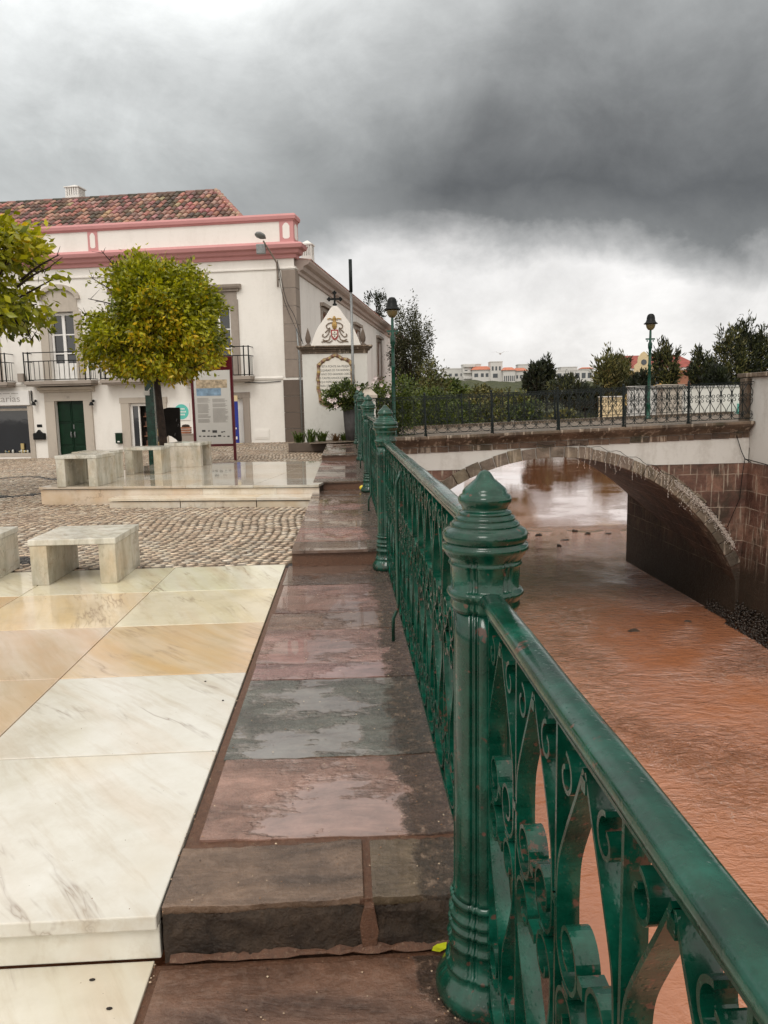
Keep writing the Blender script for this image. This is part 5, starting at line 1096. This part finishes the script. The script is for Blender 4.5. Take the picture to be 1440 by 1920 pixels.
# tall dark tree behind the long wing, and the thin one above the roof
shrub('tall_tree', 'tall dark loose tree rising behind the end of the white building', (4.0, 47, 4.2), (1.15, 1.3, 3.1), 15000, .15, [(.045, .05, .02), (.03, .035, .014), (.07, .07, .026)], 'trees by the river', 'tree', .2, .1, 'leaf_far', .16, None, 50, 31, .2)
shrub('tall_tree', 'narrow dark lower tree right of the tall dark one', (4.9, 44, 2.1), (1.0, 1.2, 1.8), 3500, .2, OLV, 'trees by the river', 'tree', .2, .1, 'leaf_far', .1, None, 50, 32, .2)
p = at_y(706, 580, 58); shrub('thin_tree', 'thin wispy tree top showing above the roof edge', (p.x, 58, p.z), (.95, .9, 1.5), 900, .22, BLK, 'trees by the river', 'tree', .2, .3, 'leaf_far', .1, None, 30, 33, 1)
k = 0
for (u, vt, vb, hw, y, pal, lb) in ((800, 712, 800, 46, 36, YLG+DKG, 'rounded green bush on the bank beside the tall dark tree'), (850, 738, 806, 52, 40, DKG, 'dark green bush behind the left part of the bridge railing'), (905, 748, 806, 50, 46, OLV+YLG, 'olive bush behind the bridge railing, right of the dark one'), (838, 705, 760, 42, 62, DKG, 'low dark bush on the rise below the white houses'), (890, 722, 770, 60, 78, OLV, 'wide low olive bush on the rise'), (960, 716, 800, 40, 84, YLG+OLV, 'yellow green bush below the pink roofed houses'), (930, 755, 806, 36, 52, DKG, 'small dark bush close behind the railing'), (990, 752, 803, 34, 60, DKG, 'dark bush behind the railing under the spiky dark trees'), (1055, 765, 803, 34, 60, OLV, 'olive bush low behind the railing in the middle')):
    a = at_y(u, vt, y); b = at_y(u, vb, y); r = hw/FPX*y; h = (a.z-b.z)/2
    shrub('bank_bush', lb, (a.x, y, b.z+h*.85), (r*.9, r*.8, h*(.82+.3*((k*37) % 5)/5)), 3800, .0042*y**1.0*.9+.04, pal, 'bushes on the bank', 'bush', .27, .1, 'leaf_far', None, None, 60, 40+k, b.z-.4); k += 1
# trees far off across the water
FT = [(1003, 688, 760, 17, 168, BLK, 'spiky near-black tree, left of the pair below the town'), (1025, 676, 760, 15, 170, BLK, 'spiky near-black tree, taller one of the pair below the town'), (1062, 712, 775, 36, 150, BLK+OLV[:1], 'broad dark tree right of the spiky pair'), (1098, 728, 775, 30, 145, BLK, 'low dark round tree under the broad dark one'), (1140, 662, 765, 30, 165, OLV, 'feathery olive tree in the middle distance'), (1168, 672, 765, 18, 168, OLV, 'slim feathery tree left of the gabled house'), (1200, 698, 760, 24, 158, BLK, 'round black tree in front of the gabled house'), (1250, 642, 745, 26, 160, OLV+BLK, 'feathery tree in front of the red roof'), (1316, 660, 740, 22, 140, BLK+OLV[:1], 'dark drooping tree at the right end of the red roof'), (1372, 618, 742, 26, 118, OLV+BLK, 'tall feathery dark tree, left of the right-hand group'), (1405, 606, 742, 28, 120, BLK+OLV[:1], 'tallest feathery dark tree in the right-hand group'), (1440, 614, 742, 28, 122, OLV+BLK, 'feathery dark tree cut by the right edge'), (1345, 690, 742, 22, 112, BLK, 'low dark tree at the foot of the right-hand group')]
for i, (u, vt, vb, hw, y, pal, lb) in enumerate(FT):
    a = at_y(u, vt, y); b = at_y(u, vb, y); r = hw/FPX*y; h = (a.z-b.z)/2
    shrub('riverside_tree', lb, (a.x, y, b.z+h*1.08), (r, r, h*.95), 2600, .0066*y, pal, 'trees across the river', 'tree', .13, .9, 'leaf_far', .25, None, 40, 60+i, b.z-1)
# ------------------------------------------------------------------ terrain and water
def terrain():
    def xl(y): return float(np.interp(y, [-50, 30, 61, 87, 165, 172], [.5, 1.5, 7.0, 10.5, 16, 90]))
    def xr(y): return float(np.interp(y, [-50, 17, 30, 60, 165, 172], [13.2, 13.2, 11.6, 24, 66, 40]))
    def h(x, y):
        L, Rr = xl(y), xr(y); n = .35*math.sin(x*.21+y*.13)+.25*math.sin(x*.5-y*.31)
        if L < x < Rr and y < 170: return -6.5
        if y < 170:
            d = min(abs(x-L), abs(x-Rr)); land = .35+n*.5 if x > Rr else float(np.interp(y, [30, 60, 90, 165], [.2, -.2, -.6, -1.0]))+n*.5
            return -6.5+(land+6.5)*min(1, d/1.6) if y > 31 else land
        t = (y-170); u = x/y; base = float(np.interp(y, [170, 176, 210, 300, 350, 380, 430, 600, 900], [-5.2, -2.8, -1.2, 6.0, 11.3, 12.6, 14.5, 15.5, 14]))
        hill = float(np.interp(u, [-.6, .05, .22, .33, .5, .9], [.9, 1.0, .93, .80, .7, .8])); return base*hill+n*.8*(y/200)
    xs = np.r_[np.linspace(-300, -12, 24), np.linspace(-10, 30, 81), np.linspace(31, 110, 80), np.linspace(114, 500, 70)]
    ys = np.r_[np.linspace(30, 60, 46), np.linspace(61, 180, 90), np.linspace(183, 460, 90), np.linspace(480, 1400, 20)]
    V = np.array([(x, y, h(x, y)) for y in ys for x in xs]); n = len(xs); j, i = np.meshgrid(np.arange(len(ys)-1), np.arange(n-1), indexing='ij'); o = (j*n+i).ravel()[:, None]
    F = np.concatenate([o, o+1, o+n+1, o+n], 1); structure(bulk('terrain', V, F, np.ones((len(F), 3)), 'bank'), 'scrubby river banks and low hills beyond')
    m = MB(); m.box(14.5, 300, -60, 29.9, -7, .3); m.box(13.2, 14.5, -60, 17.5, -7, .3); structure(m.build('right_bank', 'bank'), 'far bank behind the bridge bastion')
    m = MB(); m.box(-300, -30.2, -60, 60, -1, -.2); m.box(-30.1, -.6, -60, -3.05, -1, -.2); structure(m.build('ground', 'dirt'))
terrain()
m = MB(); m.add([(-200, -80, -4.8), (600, -80, -4.8), (600, 700, -4.8), (-200, 700, -4.8)], [(0, 1, 2, 3)]); structure(m.build('river', 'water'), 'muddy orange brown river water')
rocks = [(1010, 1004, .28, .16), (1062, 1012, .42, .10), (1077, 997, .30, .22), (1102, 1001, .30, .14), (1050, 1024, .22, .16), (985, 1000, .35, .12), (1140, 1000, .4, .08), (1188, 1181, .28, .10), (1291, 1164, .22, .10)]
rl = ['dark rock on the weir just right of the nearest post', 'flat rock below the weir line', 'tallest rock on the weir line', 'rock on the weir, right of the tallest', 'small rock standing alone below the weir', 'low rock at the left end of the weir', 'low rock at the right end of the weir near the pier', 'rock breaking the ripples in mid river', 'submerged rock near the pier rubble']
for i, (u, v, r, hh) in enumerate(rocks):
    r *= .62; hh *= .75
    p = at_z(u, v, -4.78); m = MB(); k = r*(1.0 if i > 6 else .9)
    for q in range(3): m.ball((random.gauss(0, k*.3), random.gauss(0, k*.25), -.03), (k*random.uniform(.4, .8), k*random.uniform(.25, .5), hh*random.uniform(.7, 1.2)), 9, smooth=False)
    m.v = [(x_*random.uniform(.8, 1.2), y_*random.uniform(.8, 1.2), z_*random.uniform(.6, 1.3)) for x_, y_, z_ in m.v]
    o = m.build('river_rock', 'riser'); o.location = p; tag(o, rl[i], 'rock', 'rocks in the river')
def weir():
    V = []; F = []; o = 0; n = 70
    for i in range(n+1):
        x = 2+i*.16*(11/10); y = 37+.35*math.sin(x*.9)+.2*math.sin(x*3.1); z = -4.80+.025*math.sin(x*2.3)+.02*math.sin(x*5.1+1)+.012
        V += [(x, y-.35, -4.86), (x, y-.05, z), (x, y+.1, z), (x, y+.4, -4.86)]
        if i: F += [(o-4+k, o+k, o+k+1, o-3+k) for k in range(3)]
        o += 4
    t = bulk('weir', np.array(V), np.array(F), np.ones((len(F), 3)), 'gravel'); tag(t, 'low stone weir crossing the river beyond the arch', 'weir')
weir()
# ------------------------------------------------------------------ bridge
AC = (5.71, -5.52); AR = 5.58; Y0, Y1 = 20.8, 29.6
def topz(x): return .665+.0252*x
def intr(x):
    d = abs(x-AC[0]); 
    if d >= 5.24: return -6.2
    return AC[1]+math.sqrt(AR**2-d*d)
def bridge():
    e = empty('stone_bridge', (0, 0, 0), 0, 'old stone arch bridge with whitewashed band and mossy cornice over the brown river', 'bridge')
    xs = sorted({*np.linspace(.56, 11.15, 90), .47, 10.95}); up_ = MB(); lo = MB(); lo2 = MB(); ZS = -.22
    for a, b in zip(xs[:-1], xs[1:]):
        za, zb = intr(a+1e-4), intr(b-1e-4); ta, tb = topz(a)-.30, topz(b)-.30
        up_.add([(a, Y0, max(za, ZS)), (b, Y0, max(zb, ZS)), (b, Y0, tb), (a, Y0, ta)], [(0, 1, 2, 3)])
        if za < ZS or zb < ZS: (lo if a > 5 else lo2).add([(a, Y0+.012, min(za, ZS)), (b, Y0+.012, min(zb, ZS)), (b, Y0+.012, ZS), (a, Y0+.012, ZS)], [(0, 1, 2, 3)])
    up_.build('spandrel_wall', 'bridge_white', e); lo.build('lower_spandrel', 'spandrel', e, label='lower spandrel of red and grey stone blocks'); lo2.build('lower_spandrel', 'spandrel', e)
    # vault lofted to a slightly flatter far arch
    N = 60; near = []; far = []
    t0 = math.acos(5.24/AR); 
    R2 = 7.68; c2 = (5.71, .06-R2); f0 = math.acos(5.34/R2)
    for i in range(N+1):
        t = PI-t0-(PI-2*t0)*i/N; near.append((AC[0]+AR*math.cos(t), AC[1]+AR*math.sin(t))); t = PI-f0-(PI-2*f0)*i/N; far.append((c2[0]+R2*math.cos(t), c2[1]+R2*math.sin(t)))
    near = [(.47, -6.2)]+near+[(10.95, -6.2)]; far = [(.4, -6.2)]+far+[(11.05, -6.2)]; V = MB(); S = 16; n = len(near); vs = []
    for j in range(S+1):
        f = j/S; vs += [(a[0]+(b[0]-a[0])*f, Y0+.012+(Y1-Y0-.012)*f, a[1]+(b[1]-a[1])*f) for a, b in zip(near, far)]
    V.add(vs, [(j*n+i, j*n+i+1, (j+1)*n+i+1, (j+1)*n+i) for j in range(S) for i in range(n-1)]); V.build('vault', 'vault', e)
    # far face
    m = MB(); fx = [p[0] for p in far[1:-1]]
    for a, b in zip(far[1:-2], far[2:-1]): m.add([(a[0], Y1, a[1]), (b[0], Y1, b[1]), (b[0], Y1, topz(b[0])-.1), (a[0], Y1, topz(a[0])-.1)], [(0, 1, 2, 3)])
    m.box(11.05, 16, Y1-.01, Y1+.01, -6.2, .9); m.box(-2, .37, Y1-.01, Y1+.01, -6.2, .6); m.build('far_spandrel', 'spandrel', e)
    # voussoirs
    m = MB(); a0, a1 = math.radians(25), math.radians(158); nv = 34
    for i in range(nv):
        t = a0+(a1-a0)*i/nv; u = a0+(a1-a0)*(i+1)/nv-.004; g = random.uniform(.75, 1.2); ro = AR+.30+random.uniform(-.025, .04)+(.12 if i < 9 and i > 4 else 0); out = random.uniform(.035, .06)*(1 if i > 3 else .25+.18*i); g *= (1 if i > 4 else .45+.11*i)
        P = [(AC[0]+r*math.cos(w), AC[1]+r*math.sin(w)) for r, w in ((AR-.004, t), (AR-.004, (t+u)/2), (AR-.004, u), (ro, u), (ro, (t+u)/2), (ro, t))]
        m.prism(P, Y0-out, Y0+.5, 'y', col=(g, g*random.uniform(.9, 1), g*random.uniform(.85, 1)))
    m.build('arch_ring', 'ring', e, .012, fix=True)
    # cornice in blocks
    m = MB(); x = .60
    while x < 11.1:
        w = min(random.uniform(.55, .95), 11.15-x); g = random.uniform(.7, 1.2); x2 = x+w-.006
        P = [(-.02, -.30), (.05, -.30), (.055, -.27), (.08, -.245), (.13, -.20), (.20, -.15), (.25, -.12), (.255, -.095), (.29, -.09), (.30, -.07), (.30, -.012), (.285, 0), (-.5, 0)]
        n = len(P); vs = [(x, Y0-o, topz(x)+z) for o, z in P]+[(x2, Y0-o, topz(x2)+z) for o, z in P]; m.add(vs, [(i, n+i, n+(i+1) % n, (i+1) % n) for i in range(n)]+[tuple(range(n)), tuple(range(2*n-1, n-1, -1))], col=(g, g, g)); x += w
    x = .60
    while x < 11.1:
        w = min(random.uniform(.3, .6), 11.15-x); g = random.uniform(.45, 1.15); b_ = topz(x)-.305; m.box(x, x+w-.012, Y0-.025, Y0+.1, b_-.15, b_, col=(g, g*.8, g*.72)); x += w
    m.build('cornice', 'cornice', e, .006, fix=True)
    m = MB(); 
    for x in np.arange(.6, 11.1, .42): m.ball((x, Y0-.262, topz(x)-.04), (.21, .03, .012), 6) if False else None
    vs = [(-1, Y0+.5, topz(-1)-.09), (15, Y0+.5, topz(15)-.09), (15, Y1, topz(15)-.09), (-1, Y1, topz(-1)-.09)]; m.add(vs, [(0, 1, 2, 3)])
    vs = [(.6, Y1-.4, topz(.6)), (15, Y1-.4, topz(15)), (15, Y1+.2, topz(15)), (.6, Y1+.2, topz(.6)), (.6, Y1-.4, topz(.6)-.2), (15, Y1-.4, topz(15)-.2), (15, Y1+.2, topz(15)-.2), (.6, Y1+.2, topz(.6)-.2)]
    m.add(vs, [(0, 1, 2, 3), (0, 4, 5, 1), (3, 2, 6, 7)]); m.build('deck', 'cornice', e)
    # bastion at the right
    m = MB(); m.box(11.16, 15, 17.6, 20.79, -.22, 2.12, col=(1, 1, 1)); m.box(11.16, 15, 20.79, 21.3, .2, 2.12); m.build('bastion', 'bridge_white', e, .01)
    m = MB(); m.add([(10.98, 20.83, -6.2), (11.15, 20.83, -.222), (11.15, 17.5, -.222), (10.98, 17.5, -6.2), (15, 17.5, -.222), (15, 17.5, -6.2), (15, 20.83, -.222)], [(0, 1, 2, 3), (3, 2, 4, 5), (1, 6, 4, 2)]); m.build('bastion_base', 'spandrel', e, label='dark stone block base of the bastion')
    m = MB(); m.box(11.04, 15.1, 17.5, 18.6, 2.122, 2.24); m.box(11.04, 15.1, 18.61, 19.8, 2.122, 2.235); m.box(11.04, 15.1, 19.81, 21.42, 2.122, 2.24); m.build('bastion_coping', 'cornice', e, .02)
    m = MB(); m.box(11.02, 11.155, 20.82, 21.2, .90, 2.10, col=(.8, .8, .8)); m.build('end_pier', 'cornice', e, .01)
bridge()
# railing of the bridge: bays of six modules
bp = {}
def bridge_bay(x0, y, nmod, label, first):
    e = empty('bridge_railing', (x0, y, topz(x0)), 0, label, 'railing', 'iron railing bays on the bridge'); Lb = nmod*.30; e.rotation_euler = (0, -math.atan(.0252), 0)
    def get(k, f):
        if k not in bp: bp[k] = f(); return bp[k]
        c = bp[k].copy(); COL.objects.link(c); c.parent = e; return c
    def rail(): m = MB(); m.box(0, Lb, -.022, .022, 1.045, 1.065); m.box(0, Lb, -.012, .012, .06, .075); m.box(0, Lb, -.01, .01, .995, 1.003); return m.build('handrail', 'iron_blue', e)
    def pst(): m = MB(); m.box(-.026, .026, -.026, .026, -.06, 1.10); m.box(-.04, .04, -.04, .04, -.01, .05); m.ball((0, 0, 1.12), .035, 8); m.tube([(0, -.02, .8), (0, -.16, .3), (0, -.17, -.02)], .012, 5); return m.build('post', 'iron_blue', e)
    if nmod == 6: get('rail', rail); 
    else: rail()
    get('post', pst)
    for i in range(nmod):
        s = get('sc', lambda: scroll_mesh(.5, .02, .0115, 'y').build('scroll_panel', 'iron_blue', e)); s.location = ((i+.5)*.30, 0, .06); s.scale = (.99, 1, .99)
        if i:
            def upr(): m = MB(); m.box(-.007, .007, -.01, .01, .06, 1.05); return m.build('upright', 'iron_blue', e)
            u = get('up', upr); u.location = (i*.30, 0, 0)
NM = ['first', 'second', 'third', 'fourth', 'fifth', 'sixth']
for i in range(6): bridge_bay(.36+1.8*i, Y0-.12, 6, NM[i]+' bay of the river-side bridge railing, counted from the quay', i == 0)
for i in range(7): bridge_bay(.9+1.8*i, Y1-.05, 6, (NM+['seventh'])[i]+' bay of the far-side bridge railing, counted from the quay', False)
def string_lights():
    e = empty('icicle_lights', (0, Y0-.07, 0), 0, 'string of icicle lights tangled along the right side of the bridge arch', 'string lights'); m = MB(); pts = []
    for i in range(60):
        t = math.radians(96-66*i/59); r = AR+.36+.04*math.sin(i*1.3); pts.append((AC[0]+r*math.cos(t), -.02, AC[1]+r*math.sin(t)))
    m.tube(pts, .007, 4); m.tube([(10.75, 0, .55), (10.9, -.02, .1), (11.0, -.03, -.1), (11.16, -.06, -.2)], .012, 5); m.tube([(11.0, -.03, -.1), (10.95, -.03, -.5), (10.9, -.03, -1.2), (10.6, 0, -2.0)], .01, 5); m.tube([(11.0, 0, -.1), (11.1, -.5, -.16), (11.12, -2.5, -.30)], .013, 5); m.build('cable', 'iron', e)
    random.seed(12)
    for i in range(44):
        f = i/43; t = math.radians(84-52*f**.9); r = AR+.34-.0*f; x, z = AC[0]+r*math.cos(t), AC[1]+r*math.sin(t); L = random.choice([.22, .32, .45, .6])*(1 if f < .7 else .6); m = MB(); P = [(x+random.gauss(0, .012)+(random.gauss(0, .05) if f > .5 else 0), -.03+random.gauss(0, .015), z-L*q/7) for q in range(8)]
        m.tube(P, .0035, 4, mi=0); dens = 1 if f < .45 else 2
        for p in P[1:]:
            for _ in range(dens): m.ball((p[0]+random.gauss(0, .015+.02*(f > .5)), p[1], p[2]+random.gauss(0, .01)), (.007, .007, .015), 5)
        if f > .5:
            q0 = (x, -.03, z-.05); loop = [(x+.10*math.sin(w*2.1)*random.uniform(.5, 1)+w*.012, -.035, z-.12-.12*math.cos(w*1.7)) for w in np.linspace(0, 6, 14)]; m.tube(loop, .006, 4)
        m.build('light_strand', 'bulb', e)
string_lights()
def rubble():
    V = []; F = []; C = []; o = 0; g = np.random.default_rng(4)
    for i in range(2600):
        y = g.uniform(15, 22.5); d = g.random()**1.5; x = 11.05-.32*(1-d)*(1.2 if y < 20.8 else .5)-(.25*max(0, 19-y)/4); z = -4.85+.75*d*g.uniform(.7, 1)+(.25 if y < 19 else 0)*d; r = g.uniform(.02, .06)
        P = np.array([(1, 0, 0), (0, 1, 0), (-1, 0, 0), (0, -1, 0), (0, 0, 1), (0, 0, -1)])*r*g.uniform(.6, 1.3, (6, 3)); P = P@np.array(Matrix.Rotation(g.uniform(0, 3), 3, 'Y')) + (x, y, z); V += list(map(tuple, P))
        for a, b in ((0, 1), (1, 2), (2, 3), (3, 0)): F += [(o+a, o+b, o+4), (o+b, o+a, o+5)]
        c = g.uniform(.3, 1.0); C += [(.055*c, .042*c, .034*c)]*8; o += 6
    t = bulk('rubble', np.array(V), np.array(F), np.array(C), 'cobble'); tag(t, 'dark wet rubble along the foot of the bridge pier', 'rubble', kind='stuff')
rubble()
# ------------------------------------------------------------------ houses
def house(label, u0, u1, vt, vb, y, roof=None, wall='palewall', wins=(), depth=8, extra=None, rh=8, cat='house', name='distant_house', hip=.3):
    a = at_y((u0+u1)/2, vb, y); x0, x1 = at_y(u0, (vt+vb)/2, y).x, at_y(u1, (vt+vb)/2, y).x; zt = at_y((u0+u1)/2, vt, y).z; z0 = a.z-2; cx = (x0+x1)/2; w = (x1-x0)/2; H = zt-z0; px = y/FPX
    e = empty(name, (cx, y, z0), -YAW, label, cat); hr = rh*px if roof else 0; Hw = H-hr
    m = MB(); m.box(-w, w, 0, depth, 0, Hw); m.build('wall', wall, e)
    if roof:
        o = .6; m = MB(); k = hip*w
        m.add([(-w-o, -o, Hw), (w+o, -o, Hw), (w+o, depth+o, Hw), (-w-o, depth+o, Hw), (-w+k, depth/2, Hw+hr), (w-k, depth/2, Hw+hr)], [(0, 1, 5, 4), (1, 2, 5), (2, 3, 4, 5), (3, 0, 4), (3, 2, 1, 0)]); m.build('roof', roof, e)
    else: m = MB(); m.box(-w-.15, w+.15, -.15, depth+.15, Hw+.01, Hw+.4); m.build('roof', 'palewall', e)
    for (p, q, r, s) in wins: m = MB(); m.box(-w+2*w*p, -w+2*w*q, -.06, .05, 2+(Hw-2)*r, 2+(Hw-2)*s); m.build('window', 'winfar', e)
    if extra: extra(e, w, Hw, hr, depth)
    return e
def balc(e, w, H, hr, d):
    m = MB()
    for k in (.35, .62, .9): m.box(-w*.95, w*.3, -1.2, -.02, H*k, H*k+.9)
    m.build('balcony', 'palewall', e)
house('long low white house with a flat terrace, leftmost on the hill', 829, 872, 692, 713, 372, None, 'palewall', [(.06, .2, .35, .6), (.3, .42, .35, .6), (.55, .68, .35, .6), (.8, .9, .35, .6)])
house('white block with dark stacked windows, second on the hill', 868, 902, 684, 716, 366, None, 'palewall', [(.45, .7, .62, .82), (.45, .7, .32, .52), (.1, .25, .5, .7), (.8, .92, .3, .8)], extra=balc)
house('white house with an orange roof between the blocks', 886, 921, 686, 716, 362, 'orangeroof', 'palewall', [(.1, .3, .4, .7), (.45, .6, .4, .7), (.7, .85, .4, .7)], rh=7)
house('tall pale block with a white end wall beside the orange roof', 920, 942, 679, 718, 360, None, 'palewall', [(.1, .25, .6, .8), (.4, .55, .6, .8), (.7, .85, .6, .8), (.2, .6, .25, .45)])
house('pink roofed villa with a row of white columns, left one', 944, 966, 688, 717, 356, 'orangeroof', 'palewall', [(x, x+.09, .1, .55) for x in (.06, .22, .38, .54, .70, .86)], rh=6)
house('pink roofed villa, right one of the pair', 966, 988, 689, 716, 358, 'orangeroof', 'palewall', [(.1, .25, .3, .6), (.4, .55, .3, .6), (.7, .85, .3, .6)], rh=6)
house('cream house partly behind the spiky dark trees', 985, 1012, 694, 715, 372, None, 'palewall', [(.2, .3, .3, .6), (.6, .7, .3, .6)])
house('long white terrace with evenly spaced piers right of the spiky trees', 1032, 1112, 695, 713, 362, None, 'palewall', [(x, x+.09, .2, .75) for x in (.03, .17, .31, .45, .59, .73, .87)])
house('small white house on the skyline behind the long terrace', 1052, 1082, 689, 698, 405, None, 'palewall', [(.3, .4, .3, .6)])
house('small house with orange roof on the skyline at the right', 1092, 1112, 688, 697, 400, 'orangeroof', 'palewall', [], rh=3)
house('plain flat house on the skyline above the pink roofs', 972, 992, 684, 692, 410, None, 'palewall', [])
house('white car-park wall below the pale terrace', 1040, 1098, 716, 728, 300, None, 'palewall', [], 3, cat='wall', name='white_wall')
def gable(e, w, H, hr, d):
    m = MB(); c = -w*.52; s = w*.16
    P = [(c-s*1.6, H-1), (c-s*1.5, H+.6), (c-s, H+1.2), (c-s*.9, H+2.6), (c-s*.4, H+3.6), (c, H+4.0), (c+s*.4, H+3.6), (c+s*.9, H+2.6), (c+s, H+1.2), (c+s*1.5, H+.6), (c+s*1.6, H-1)]; m.prism(P, -.8, -.2); m.build('gable', 'cream', e, fix=True)
    m = MB(); m.prism([(c+.7*math.cos(t), H+1.4+.7*math.sin(t)) for t in np.linspace(0, 2*PI, 13)[:-1]], -.9, -.81); m.build('window', 'winfar', e)
    m = MB(); m.box(-w-.3, w+.3, -.5, -.06, H-.7, H-.1); m.build('cornice', 'palewall', e)
house('long ochre building with a big red roof and a curly gable', 1172, 1310, 661, 745, 190, 'redroof', 'yellowwall', [(x, x+.05, .45, .72) for x in (.04, .3, .42, .54, .66, .78, .9)], 22, gable, 28, 'building', 'ochre_building', .16)
house('low salmon house with grey awning beside the ochre building', 1308, 1352, 690, 742, 176, 'redroof', 'salmon', [(.1, .3, .3, .5), (.5, .8, .3, .5)], 12, None, 8)
def flatwall(name, label, u0, u1, vt, vb, y, mat, cap='palewall', th=.3, cat='wall'):
    a = at_y(u0, vt, y); b = at_y(u1, vt, y); zb = at_y(u1, vb, y).z; e = empty(name, ((a.x+b.x)/2, y, zb-.3), -YAW, label, cat); w = (b.x-a.x)/2; m = MB(); m.box(-w, w, 0, th, 0, a.z-zb+.3); m.build('wall', mat, e); m = MB(); m.box(-w-.05, w+.05, -.06, th+.06, a.z-zb+.302, a.z-zb+.38); m.build('coping', cap, e); return e
flatwall('white_wall', 'long white wall behind the right end of the bridge railing', 1284, 1440, 727, 792, 37, 'white_old')
flatwall('white_wall', 'bluish white wall section behind the bridge street lamp', 1180, 1243, 727, 792, 39, 'palewall')
flatwall('white_wall', 'ochre wall low behind the middle of the railing', 1125, 1168, 745, 790, 60, 'cream')
flatwall('white_wall', 'pale wall glimpsed behind bushes under the spiky trees', 960, 1010, 770, 800, 66, 'palewall')
p = at_y(1262, 722, 34); q = at_y(1262, 790, 34); e = empty('stone_pier', (p.x, 34, q.z-.3), -YAW, 'thick sand coloured gate pier with a flat cap behind the bridge railing', 'pillar'); m = MB(); m.box(-.42, .42, 0, .8, 0, p.z-q.z+.15); m.build('shaft', 'palestone', e); m = MB(); m.box(-.52, .52, -.1, .9, p.z-q.z+.152, p.z-q.z+.33); m.build('cap', 'palestone', e, .03)
p = at_y(1394, 768, 36.5); m = MB(); m.box(-.28, .28, -.1, .1, -.35, .25); m.box(-.3, .3, -.12, .12, .252, .29); o = m.build('blue_box', 'teal', bevel=.02); o.location = p; tag(o, 'small blue-green box against the white wall by the bastion', 'box')
def balustrade():
    y = 92; a = at_y(824, 750, y); b = at_y(932, 748, y); zb = at_y(880, 762, y).z; e = empty('white_balustrade', ((a.x+b.x)/2, y, zb-.4), -YAW, 'white balustrade glimpsed among the bushes below the hill houses', 'balustrade'); w = (b.x-a.x)/2; h = a.z-zb+.4
    m = MB(); m.box(-w, w, -.12, .12, h-.12, h); m.build('top_rail', 'palewall', e); m = MB(); m.box(-w, w, -.12, .12, 0, .3); m.build('plinth', 'palewall', e)
    n = 26
    for i in range(n+1):
        x = -w+2*w*i/n; m = MB(); m.lathe([(.06, .3), (.10, .45), (.05, .7), (.08, h-.2), (.06, h-.12)], 8, cx=x) if i % 5 else m.box(x-.14, x+.14, -.14, .14, .3, h+.08); m.build('baluster', 'palewall', e)
balustrade()
p = at_y(912, 745, 93); house('red roofed cottage just behind the white balustrade', 876, 932, 741, 762, 96, 'redroof', 'palewall', [], 4, None, 5)
# dark wood on the skyline
g = np.random.default_rng(77); n = 9000; u = g.uniform(820, 1260, n); yy = g.uniform(385, 470, n); P = np.array([tuple(at_y(a, 700, b)) for a, b in zip(u, yy)]); P[:, 2] = np.interp(yy, [385, 430, 470], [12.2, 13.8, 14.4])*np.interp(u, [820, 1050, 1260], [1, .95, .82])+g.random(n)**2*(2.2+1.6*np.sin(u*.09))-.5
rng = g; t = leaves(P, g.normal(size=(n, 3))+(0, 0, .5), g.uniform(.8, 1.8, n), .4, np.array(BLK+OLV)[g.integers(0, 7, n)], 'distant_wood', 'leaf_far', None); tag(t, 'dark scattered trees along the skyline of the far hill', 'trees', kind='stuff')
# gull over the town
def gull():
    p = at_y(938, 663, 90); m = MB(); m.ball((0, 0, 0), (.35, .12, .11), 10); m.ball((.33, 0, .05), (.11, .08, .08), 8); o = empty('seagull', p, 0, 'seagull gliding above the hill houses', 'bird'); m.build('body', 'feather', o)
    m = MB()
    for s in (-1, 1): m.add([(.12, s*.08, .06), (-.14, s*.08, .05), (-.12, s*.5, .24), (.1, s*.5, .26), (-.22, s*1.0, .16), (-.12, s*1.05, .17), (.12, s*.08, .02), (-.14, s*.08, .01), (-.12, s*.5, .20), (.1, s*.5, .22)], [(0, 1, 2, 3), (3, 2, 4, 5), (6, 9, 8, 7), (9, 5, 4, 8), (0, 3, 9, 6), (1, 7, 8, 2)])
    m.build('wing', 'feather', o); o.rotation_euler = (0, 0, R(75))
gull()
